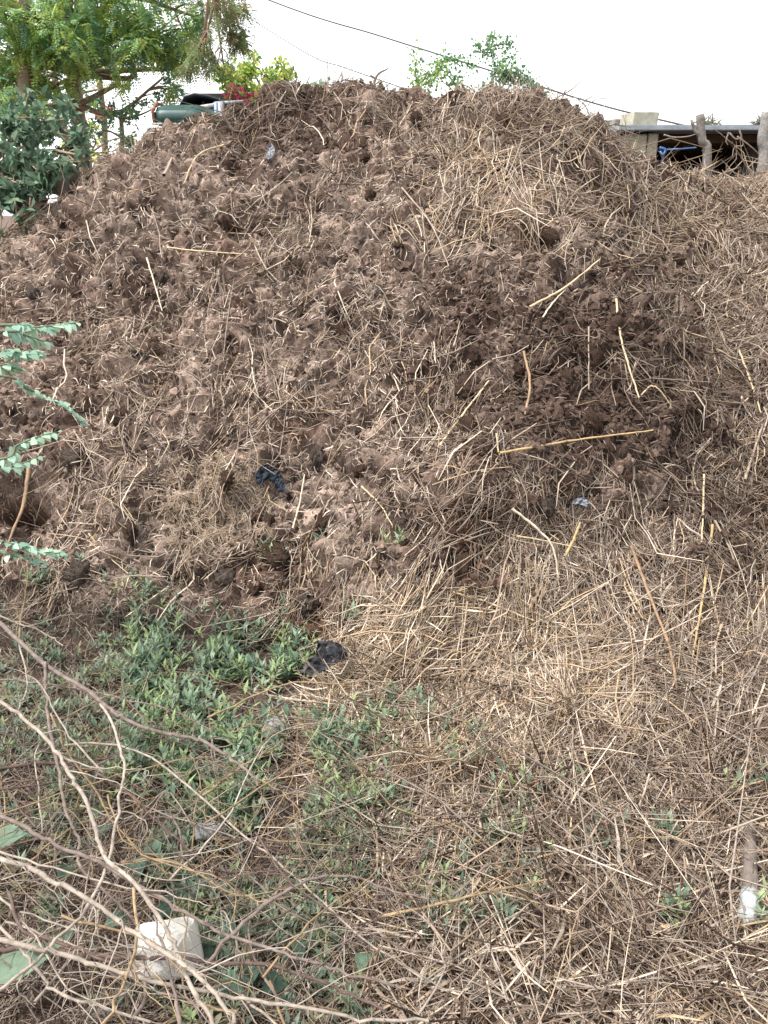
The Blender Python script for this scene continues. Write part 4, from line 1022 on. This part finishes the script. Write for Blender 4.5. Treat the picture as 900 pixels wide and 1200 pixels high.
crumple('tiny white and blue wrapper among weeds at bottom centre', [(492, 1036), (499, 1034), (504, 1040), (501, 1045), (494, 1044)], lin(170, 185, 215, .8), 'wrapper', 'wrapper', .008, .012, seed=9)
crumple('long grey green dry leaf lying above the left weeds', [(150, 757), (165, 751), (180, 747), (197, 743), (186, 751), (170, 759), (156, 764)], lin(140, 146, 128, .6), 'dry_leaf', 'leaf', .004, .03, 'leaf', seed=10)
crumple('dark brown crumpled scrap in the weeds below the pale stone', [(366, 975), (372, 965), (384, 966), (388, 978), (386, 990), (376, 986)], lin(66, 54, 58, .7), 'dark_scrap', 'scrap', .012, .01, seed=11)

# ------------------------------------------------------------------ weeds
wcol = [lin(108, 130, 108, 1.1), lin(132, 150, 126, 1.15), lin(98, 122, 102, 1.05), lin(140, 158, 112, 1.1), lin(124, 138, 120, 1.1), lin(144, 160, 118, 1.1), lin(132, 150, 126, 1.1)]
wgry = [lin(128, 140, 124, 1.05), lin(116, 126, 110, 1.), lin(146, 150, 130, 1.05), lin(150, 146, 116, 1.)]
def weed_batch(fb, sb, B, cols, hmin, hmax, L0, L1, nl=11):
    for b in B:
        h = random.uniform(hmin, hmax); d = np.array([random.gauss(0, .4), random.gauss(-.15, .35), 1.0]); d /= np.linalg.norm(d)
        tip = b + d * h; mid_ = b + d * h * .5 + np.array([random.gauss(0, .006), random.gauss(0, .006), 0])
        V, Fc = tubes(np.array([[b - d * .01, mid_, tip]]), np.array([[.0016, .0013, .0007]]), 3); sb.put(V, Fc, lin(110, 120, 92, .5))
        k = random.randint(nl - 3, nl + 2); t = np.linspace(.15, 1, k); az = np.arange(k) * 2.4 + random.uniform(0, 6)
        el = .25 + .9 * t
        dd = np.stack([np.cos(az) * np.cos(el), np.sin(az) * np.cos(el), np.sin(el)], -1)
        up = np.stack([-np.cos(az) * np.sin(el), -np.sin(az) * np.sin(el), np.cos(el)], -1) + rng.normal(0, .2, (k, 3))
        L = rng.uniform(L0, L1, k) * (1.15 - .4 * t)
        leaf_batch(fb, b + d * h * t[:, None], dd, up, L, L * rng.uniform(.10, .17, k), tints_of([random.choice(cols)], k, .25))
wsrc = np.clip(blob(350, 870, 95, 110, .5) * 1.7 + blob(210, 790, 90, 60, .5) * .9 + blob(60, 760, 100, 80, .5) * .40 + blob(500, 1030, 150, 90, .6) * .55 + blob(300, 1040, 230, 140, .6) * .62 + blob(120, 900, 140, 120, .7) * .5
               + blob(380, 1120, 200, 70, .6) * .25 + blob(200, 700, 60, 20, .5) * .3 + blob(610, 1030, 120, 60, .6) * .1, 0, 1.2)
wsrc = wsrc * sstep(-.25, .3, fbm(P0 * 7, 3, 171)) * (.35 + .65 * sstep(-.2, .3, fbm(P0 * 2.5, 2, 172))) * (1 - .75 * m_mound)
fb, sb = MB(), MB()
x_, y_, i_, j_ = pick(2300, wsrc, 1.1)
for k in range(2300):
    px, py = PX[i_[k], j_[k]], PY[i_[k], j_[k]]
    lush = px > 150 and 740 < py < 960
    near = 1 + .0 * py
    weed_batch(fb, sb, [P[i_[k], j_[k]]], wcol if lush or random.random() < .4 else wgry, .02, (.15 if lush else .08) * random.uniform(.5, 1.2), .022, .064 if lush else .046, 10)
weeds = empty('ground_weeds', (-.4, 2.2, 0), 'low narrow leaved green weeds covering the ground at the foot of the heap', 'weeds', kind='stuff')
o = fb.build('leaves', M['weed'], weeds, kind='stuff'); o = sb.build('stems', M['weed'], weeds, kind='stuff')

seed_lab = [('small green seedling on the left part of the straw pile', 482, 838), ('green seedling growing out of the straw pile bottom', 548, 885), ('seedling just above the weeds at the pile foot', 540, 905),
 ('blue green seedling left of the upright straw in litter', 668, 935), ('leafy seedling right beside the bare yellow stick', 775, 990), ('seedling below the bare yellow stick', 780, 1078),
 ('small seedling beside the white ended weathered stick', 893, 1085), ('green seedling at the right edge above the weathered stick', 878, 940), ('pale yellowish seedling in the dung above the weeds', 372, 650),
 ('grass like seedling left of the black plastic scrap', 355, 758), ('seedling in the dung under the upright white straw', 325, 665), ('seedling on the red dung right of the black scrap', 425, 735),
 ('small seedling in the litter below the grey patch', 690, 1000), ('seedling low in the litter near the bottom centre', 590, 1085), ('bright seedling at the upper left of the weeds', 180, 705),
 ('dark seedling on the pile right of the seedling with yellow leaves', 500, 855), ('seedling growing at the left of the heap foot', 50, 690), ('tiny pale seedling in the dung left of the red patch', 470, 650)]
for lab, px, py in seed_lab:
    b = np.array(hit(px, py)) + np.array([0, -.01, .02]); t = empty('weed_seedling', tuple(b), lab, 'seedling', 'seedlings scattered over dung and straw'); fb, sb = MB(), MB()
    for k in range(random.randint(3, 6)): weed_batch(fb, sb, [b + np.array([random.gauss(0, .02), random.gauss(0, .015), 0])], wcol + wgry[:1], .05, .11, .03, .055, 10)
    sb.build('stem', M['weed'], t); fb.build('foliage', M['weed'], t)

# ------------------------------------------------------------------ broad leaves: vine and single big leaves
def broad_leaf(base, d, up, L, W, heart=True):
    d = np.array(d, float); d /= np.linalg.norm(d); s = np.cross(d, up); s /= np.linalg.norm(s); u = np.cross(s, d)
    t = np.linspace(0, 1, 8); prof = (np.sin(np.pi * t ** .62) ** .8 if heart else np.sin(np.pi * t ** .8)); prof[-1] = 0; prof[0] = .05
    V = []
    for k, (a_, w_) in enumerate(zip(t, prof)):
        back = -.12 * L * w_ * (a_ < .3) if heart else 0
        c_ = np.array(base) + d * L * a_ - u * L * .18 * a_ ** 2
        V += [c_ - s * W * w_ + u * W * .25 * w_ + d * back, c_, c_ + s * W * w_ + u * W * .25 * w_ + d * back]
    i = np.arange(24).reshape(8, 3); Fq = np.concatenate([np.stack([i[:-1, k], i[:-1, k + 1], i[1:, k + 1], i[1:, k]], -1) for k in (0, 1)])
    return np.array(V), Fq
bcol = [lin(116, 150, 128, .55), lin(100, 136, 116, .5), lin(130, 160, 136, .55)]
vn = empty('broad_leaf_vine', (-.45, 1.5, .02), 'creeping vine with heart shaped green leaves round the white rock', 'vine')
vp = [hit(px, py) + np.array([0, 0, .02]) for px, py in ((150, 1120), (190, 1075), (215, 1050), (250, 1070), (290, 1110), (330, 1130), (375, 1120), (430, 1110))]
V, fs, _ = tube(vp, .003, .002, 5, 40, .001); add('vine_stem', V, fs, M['weed'], vn, tint=np.tile(lin(110, 122, 96, .5), (len(V), 1)))
for px, py, L in ((214, 1048, .07), (205, 1075, .05), (232, 1062, .06), (240, 1085, .055), (160, 1030, .055), (262, 1108, .05), (266, 1170, .05), (330, 1172, .045), (296, 1100, .04), (350, 1122, .04), (440, 1112, .05), (240, 1040, .05),
                  (248, 1125, .045), (345, 1180, .04), (180, 1010, .05), (150, 1100, .05), (426, 1140, .04), (300, 1150, .045), (85, 1030, .05), (130, 990, .045), (118, 960, .04), (372, 1150, .035)):
    b = hit(px, py) + np.array([0, 0, random.uniform(.03, .07)]); az = random.uniform(-2.6, -.5)
    V, Fq = broad_leaf(b, (math.cos(az), math.sin(az), random.uniform(-.3, .3)), (random.gauss(0, .3), random.gauss(-.3, .3), 1), L, L * random.uniform(.38, .5))
    add('leaf', V, Fq, M['weed'], vn, tint=np.tile(np.array(random.choice(bcol)) * random.uniform(.85, 1.1), (24, 1)))
for lab, px, py, L, az, W, up_ in (('large pale green leaf in the bottom left corner', -4, 1206, .15, .55, .033, .12), ('broad blue green leaf at the left edge among branches', -6, 1012, .09, .05, .03, .08), ('grey leaf lying under branches near the left bottom edge', 60, 1140, .08, 1.0, .02, .05)):
    b = hit(max(px, 0), min(py, 1199)) + np.array([-.01, 0, up_]); V, Fq = broad_leaf(b, (math.cos(az), math.sin(az) * .8, .25), (0, -.5, 1), L, W, False)
    add('large_leaf', V, Fq, M['weed'], None, tint=np.tile(lin(150, 176, 150, .6), (24, 1)), label=lab, cat='leaf')

# ------------------------------------------------------------------ leafy branches reaching in from the left
ls = empty('leafy_shrub', (-1.75, 2.6, 0), 'shrub at the left edge reaching pale green leafy branches over the slope', 'shrub')
V, fs, _ = tube([(-1.75, 2.6, 0), (-1.72, 2.58, .5), (-1.68, 2.55, 1.0), (-1.7, 2.5, 1.5)], .02, .01, 8, 16, .004); add('stem', V, fs, M['bark'], ls, tint=np.tile(lin(120, 105, 92, .6), (len(V), 1)))
lf = []
for k in range(3):
    V, Fq = broad_leaf((0, 0, 0), (1, 0, 0), (0, 0, 1), 1, .27 + .05 * k, False); me = make_mesh('leaf', V, Fq, M['weed'], True, np.tile([lin(168, 200, 178, .9), lin(146, 182, 162, .85), lin(182, 206, 180, .9)][k], (24, 1))); lf.append(me)
def leafy(pxs, y, zs, nleaf, L, hang=.4, dark=False):
    nleaf = int(nleaf * 1.9)
    pts = [at_y(px, py, y + .02 * k) for k, (px, py) in enumerate(pxs)]; a0 = np.array([-1.70, 2.55, pts[0][2] * .92 + .05])
    V, fs, Pp = tube([a0] + pts, .006, .0015, 6, 30); b_ = add('branch', V, fs, M['weed'], ls, tint=np.tile(lin(150, 158, 130, .6), (len(V), 1)))
    bw = np.array(wloc(ls)) 
    for k in range(nleaf):
        t = .30 + .70 * (k // 2) / max(1, (nleaf - 1) // 2); q = Pp[min(29, int(t * 29))]; tang = Pp[min(29, int(t * 29) + 0)] - Pp[max(0, int(t * 29) - 2)]
        az = math.atan2(tang[1], tang[0]) + (1 if k % 2 else -1) * random.uniform(.4, 1.2)
        o = bpy.data.objects.new('leaf', random.choice(lf)); COL.objects.link(o); o.parent = b_; o.location = q - np.array(wloc(ls))
        o.rotation_euler = (random.gauss(.35, .35), random.gauss(hang, .3), az); s = L * random.uniform(.5, .95) * (1.15 - .4 * t); o.scale = (s, s, s)
leafy([(0, 381), (30, 384), (60, 382), (90, 378)], 2.35, 0, 22, .052)
leafy([(-5, 388), (25, 392), (45, 398), (56, 402)], 2.3, 0, 12, .05, .7)
leafy([(-10, 412), (15, 414), (35, 413), (46, 412)], 2.4, 0, 22, .055)
leafy([(-10, 428), (10, 430), (20, 434)], 2.4, 0, 14, .05)
leafy([(-5, 440), (30, 455), (60, 468), (82, 480), (97, 498)], 2.45, 0, 26, .038)
leafy([(-5, 538), (20, 522), (45, 512), (68, 506)], 2.3, 0, 22, .042)
leafy([(-5, 545), (20, 545), (45, 535)], 2.35, 0, 8, .045)
leafy([(-5, 632), (25, 640), (50, 646), (78, 650)], 2.2, 0, 26, .040)
leafy([(-5, 645), (25, 652), (50, 660)], 2.2, 0, 12, .04)

# ------------------------------------------------------------------ thorny brushwood in the foreground
pur = np.array(lin(150, 134, 126, .56)); pal_ = np.array(lin(188, 174, 160, .6)); yel = np.array(lin(184, 158, 124, .56)); brw = np.array(lin(122, 102, 94, .54))
def ground_t(px, py):
    q = hit(min(max(px, 0), 899), min(py, 1195)); return np.linalg.norm(q - CAM) / np.linalg.norm(ray(px, py))
def thorny(label, pxs, w0, w1, c, f0, f1, tail=True, thorns=True, twigs=4):
    m = len(pxs); pts = []
    for k, (px, py) in enumerate(pxs):
        f = f0 + (f1 - f0) * k / (m - 1); t = ground_t(px, py) * f; pts.append(CAM + ray(px, py) * t)
    pts = np.array(pts); 
    if tail and pxs[0][0] < 5:      # carry on out of the frame and down to the ground
        v = pts[0] - pts[1]; v /= np.linalg.norm(v); e1 = pts[0] + v * .35 + np.array([0, 0, -.03]); e2 = e1 + v * .3; e2[2] = max(.02, e2[2] - .25)
        pts = np.vstack([e2, e1, pts])
    dep = np.linalg.norm(pts[len(pts) // 2] - CAM); s = dep / F
    L = np.linalg.norm(np.diff(pts, axis=0), axis=1).sum(); n = max(14, int(L / .022)); Pp = spline(pts, n)
    r0, r1 = w0 * s * .36, w1 * s * .30
    wn = np.stack([fbm(np.stack([Pp[:, 0] * 9 + len(label), Pp[:, 1] * 9, Pp[:, 2] * 9], -1), 2, 500 + q_) for q_ in range(3)], -1); Pp = Pp + wn * .008; kn = rng.normal(0, 1, (n, 3)) * (rng.random((n, 1)) < .3); kn[:2] = 0; Pp = Pp + kn * .0035
    R = np.linspace(r0, r1, n) * (1 + .05 * rng.normal(0, 1, n)); R[::9] *= 1.10
    V, Fc = tubes(Pp[None], R[None], 7); tt = np.array(c) * np.repeat(rng.uniform(.8, 1.15, n), 7)[:, None]
    root = empty('thorny_branch', tuple(Pp[0]), label, 'branch', 'cut thorny branches in the foreground')
    add('stem', V, Fc, M['bark'], root, tint=tt)
    if thorns:
        mb = MB()
        for k in range(2, n - 1):
            if random.random() < .62:
                for sg in (-1, 1):
                    d = rng.normal(0, 1, 3); tg = Pp[k + 1] - Pp[k]; tg /= np.linalg.norm(tg); d -= d.dot(tg) * tg * .8; d /= np.linalg.norm(d)
                    ln = random.uniform(.008, .022); V, Fc = tubes(np.array([[Pp[k], Pp[k] + d * ln * .5, Pp[k] + d * ln]]), np.array([[.0013, .0008, .0002]]), 3); mb.put(V, Fc, pal_)
        if mb.n: mb.build('thorns', M['bark'], root, kind='stuff')
    for q in range(twigs):
        k = random.randint(n // 4, n - 4); tg = Pp[k + 1] - Pp[k]; tg /= np.linalg.norm(tg)
        side_ = np.cross(tg, CAM - Pp[k]); side_ /= np.linalg.norm(side_); sg = random.choice((-1, 1)); ln = random.uniform(.08, .25)
        d = tg * .8 + side_ * sg * random.uniform(.3, .8) + np.array([0, 0, random.uniform(-.3, .15)])
        p1 = Pp[k] + d * ln * .5 + rng.normal(0, .012, 3); p2 = Pp[k] + d * ln + np.array([0, 0, -.03]) + rng.normal(0, .02, 3)
        V, fs, _ = tube([Pp[k], p1, p2], max(r1 * .5, .0012), .0006, 5, 10, .0015); add('twig', V, fs, M['bark'], root, tint=np.tile(np.array(c) * 1.12, (len(V), 1)))
TB = [
 ('thickest mauve brown branch running down right from the left edge', [(0, 731), (53, 778), (116, 820), (147, 844), (196, 862), (240, 871), (284, 900), (302, 922)], 9, 5, pur, .84, .9),
 ('mauve branch hanging down from the thickest branch', [(53, 776), (54, 833), (66, 895), (76, 949), (91, 984), (93, 1015), (130, 1050), (170, 1092)], 6, 4, pur, .84, .93),
 ('branch from the left edge curving steeply down to the bottom', [(0, 824), (40, 853), (71, 887), (89, 922), (111, 967), (124, 1007), (160, 1038), (191, 1078), (209, 1122), (231, 1167), (262, 1215)], 7, 6, pal_ * .9, .80, .78),
 ('pale whitish wavy branch crossing steeply toward the lower left', [(113, 816), (133, 851), (144, 891), (144, 922), (133, 976), (127, 1007), (107, 1056), (58, 1113), (-5, 1167)], 5, 5, pal_ * 1.1, .86, .82),
 ('brown branch entering at left middle and sagging right', [(0, 900), (53, 895), (102, 902), (151, 931), (191, 971), (231, 1002), (284, 1029)], 6, 3, brw, .88, .95),
 ('long thin pale branch arching down right past the grey stone', [(76, 873), (116, 869), (169, 882), (222, 922), (267, 962), (311, 998), (356, 1038), (400, 1078), (440, 1115), (500, 1150)], 4, 3, pal_ * .95, .88, .94),
 ('straight mauve branch crossing the whole lower left toward bottom centre', [(0, 953), (53, 984), (111, 1007), (147, 1029), (209, 1064), (267, 1093), (338, 1118), (400, 1138), (470, 1160)], 7, 4, pur, .80, .9),
 ('smooth light branch slanting from the left edge to the white rock', [(0, 1007), (44, 1024), (102, 1056), (156, 1091), (209, 1127), (249, 1162), (280, 1215)], 8, 6, pal_ * .9, .76, .74),
 ('light branch low across the bottom over the white rock', [(0, 1102), (62, 1116), (111, 1131), (178, 1149), (231, 1158), (293, 1171), (400, 1189), (500, 1196)], 8, 5, pal_ * .92, .78, .86),
 ('dark mauve branch running level behind the white rock', [(0, 1111), (89, 1118), (169, 1122), (249, 1127), (311, 1131), (356, 1144), (400, 1162), (450, 1180)], 8, 5, brw * 1.05, .9, .92),
 ('mauve branch arching up right from beside the white rock', [(240, 1130), (284, 1082), (329, 1047), (369, 1031), (420, 1030), (460, 1045), (500, 1052)], 6, 3, pur, .86, .9),
 ('yellow brown twig rising right at the bottom centre', [(441, 1073), (499, 1062), (561, 1049), (614, 1036), (645, 1028)], 5, 3, yel, .92, .93),
 ('yellow arching twig right of the branch knot', [(142, 1011), (191, 1009), (231, 1024), (267, 1047), (311, 1056), (345, 1048)], 4, 3, yel, .87, .92),
 ('yellow kinked twig dropping from the knot to the bottom edge', [(158, 1042), (160, 1100), (151, 1136), (133, 1180), (112, 1210)], 5, 4, yel * 1.1, .82, .78),
 ('thin pale hooked twig hanging below the thickest branch', [(24, 755), (31, 802), (27, 822), (18, 838)], 3, 2, pal_, .86, .88),
 ('tan twig crossing the branches down to the right at left', [(58, 838), (80, 882), (107, 922), (133, 962), (178, 1007), (205, 1030)], 4, 2.5, yel * .85, .88, .93),
 ('brown drooping branch in the lower left corner', [(9, 1047), (27, 1087), (89, 1109), (133, 1127)], 5, 4, brw * 1.1, .86, .84),
 ('pale branch slanting down right in the bottom left corner', [(0, 1085), (40, 1131), (67, 1162), (111, 1180), (178, 1198)], 5, 4, pal_ * .85, .85, .85),
 ('thin pale twig lying level left of the grey stone', [(147, 940), (182, 949), (249, 971), (302, 993)], 2.5, 1.5, pal_, .93, .95),
 ('thin looping tan twig curling down below the pale stone', [(289, 904), (325, 922), (345, 945), (353, 967), (350, 992), (335, 1015)], 2.5, 2, yel * .95, .92, .94),
 ('thin grey twig lying across the weeds under the thickest branch', [(0, 798), (80, 804), (133, 816), (200, 833), (249, 856)], 3.5, 2, pur * 1.1, .90, .95),
 ('pair of straw coloured twigs pointing up at the weeds', [(236, 934), (262, 913), (289, 896), (329, 871)], 4, 3, yel * 1.1, .93, .95),
 ('thin white twig along the upper left weeds', [(0, 722), (28, 733), (50, 741), (75, 757)], 3.5, 2, pal_ * 1.1, .92, .95),
 ('tan upright twig leaning at the left edge above the weeds', [(22, 750), (26, 715), (30, 690), (32, 660)], 4, 2, yel * .8, .93, .95),
 ('slanting twig crossing under the white wavy branch', [(40, 1175), (82, 1120), (100, 1085), (118, 1045)], 4, 3, pal_ * .85, .88, .9),
 ('grey crooked twig rising at the bottom centre', [(490, 1190), (520, 1130), (500, 1080), (470, 1060), (440, 1060)], 3, 2, pal_ * .9, .9, .93),
 ('grey twig slanting down right at the bottom of the picture', [(150, 1200), (170, 1165), (155, 1125), (140, 1090)], 6, 4, pur * .9, .86, .9),
 ('crossing mauve branch stub by the bottom of the white rock', [(215, 1210), (200, 1150), (190, 1110), (180, 1075)], 5, 3, pur, .80, .84),
 ('slim tan twig on the litter below the pile', [(520, 960), (560, 985), (590, 1010), (605, 1035)], 3, 2, yel * .8, .95, .96),
 ('forked grey twig lying at the right of the weeds', [(530, 1050), (570, 1015), (600, 1000), (640, 985)], 4, 2, pur * 1.1, .94, .95),
]
for b in TB: thorny(*b)
# finer dead twigs tangled under the branches
mb = MB(); x_, y_, i_, j_ = pick(620, np.clip(blob(130, 1050, 260, 190, .6) + .45 * blob(480, 1130, 300, 110, .6), 0, 1), .8)
for k in range(620):
    b = P[i_[k], j_[k]] + np.array([0, 0, random.uniform(0, .12)]); az = random.uniform(0, 6.28); L = random.uniform(.06, .28)
    d = np.array([math.cos(az), math.sin(az), random.uniform(-.25, .35)]); V, fs, _ = tube([b, b + d * L * .5 + rng.normal(0, .03, 3), b + d * L + rng.normal(0, .03, 3)], random.uniform(.0009, .0024), .0006, 4, 9, .0015)
    mb.put(V, fs, random.choice([pur, pal_, brw, yel * .8]) * random.uniform(.75, 1.05))
for k in range(85):
    px, py = random.uniform(-40, 330), random.uniform(840, 1190); f = random.uniform(.84, .95)
    if 130 < px < 270 and 1060 < py < 1200: continue
    b = CAM + ray(max(px, -30), py) * ground_t(px, py) * f; az = random.choice((random.gauss(-.6, .4), random.gauss(.3, .4), random.gauss(2.2, .5))); L = random.uniform(.25, .7)
    d = np.array([math.cos(az), math.sin(az), random.uniform(-.12, .15)]); q1 = b + d * L * .35 + rng.normal(0, .03, 3); q2 = b + d * L * .7 + rng.normal(0, .05, 3); q3 = b + d * L + rng.normal(0, .07, 3)
    for q in (q1, q2, q3): q[2] = max(q[2], .02)
    V, fs, Pp = tube([b, q1, q2, q3], random.uniform(.0014, .0034), .0007, 5, 20, .0018); c_ = random.choice([pur, pal_, pal_, brw, yel * .85]) * random.uniform(.8, 1.15); mb.put(V, fs, c_)
    for m_ in (6, 11, 15):
        V, fs, _ = tube([Pp[m_], Pp[m_] + rng.normal(0, .035, 3), Pp[m_] + rng.normal(0, .06, 3)], .001, .0004, 4, 6, .001); mb.put(V, fs, c_)
mb.build('dead_twigs', M['bark'], None, label='tangle of fine dead twigs under the thorny branches at lower left', cat='twigs', kind='stuff')
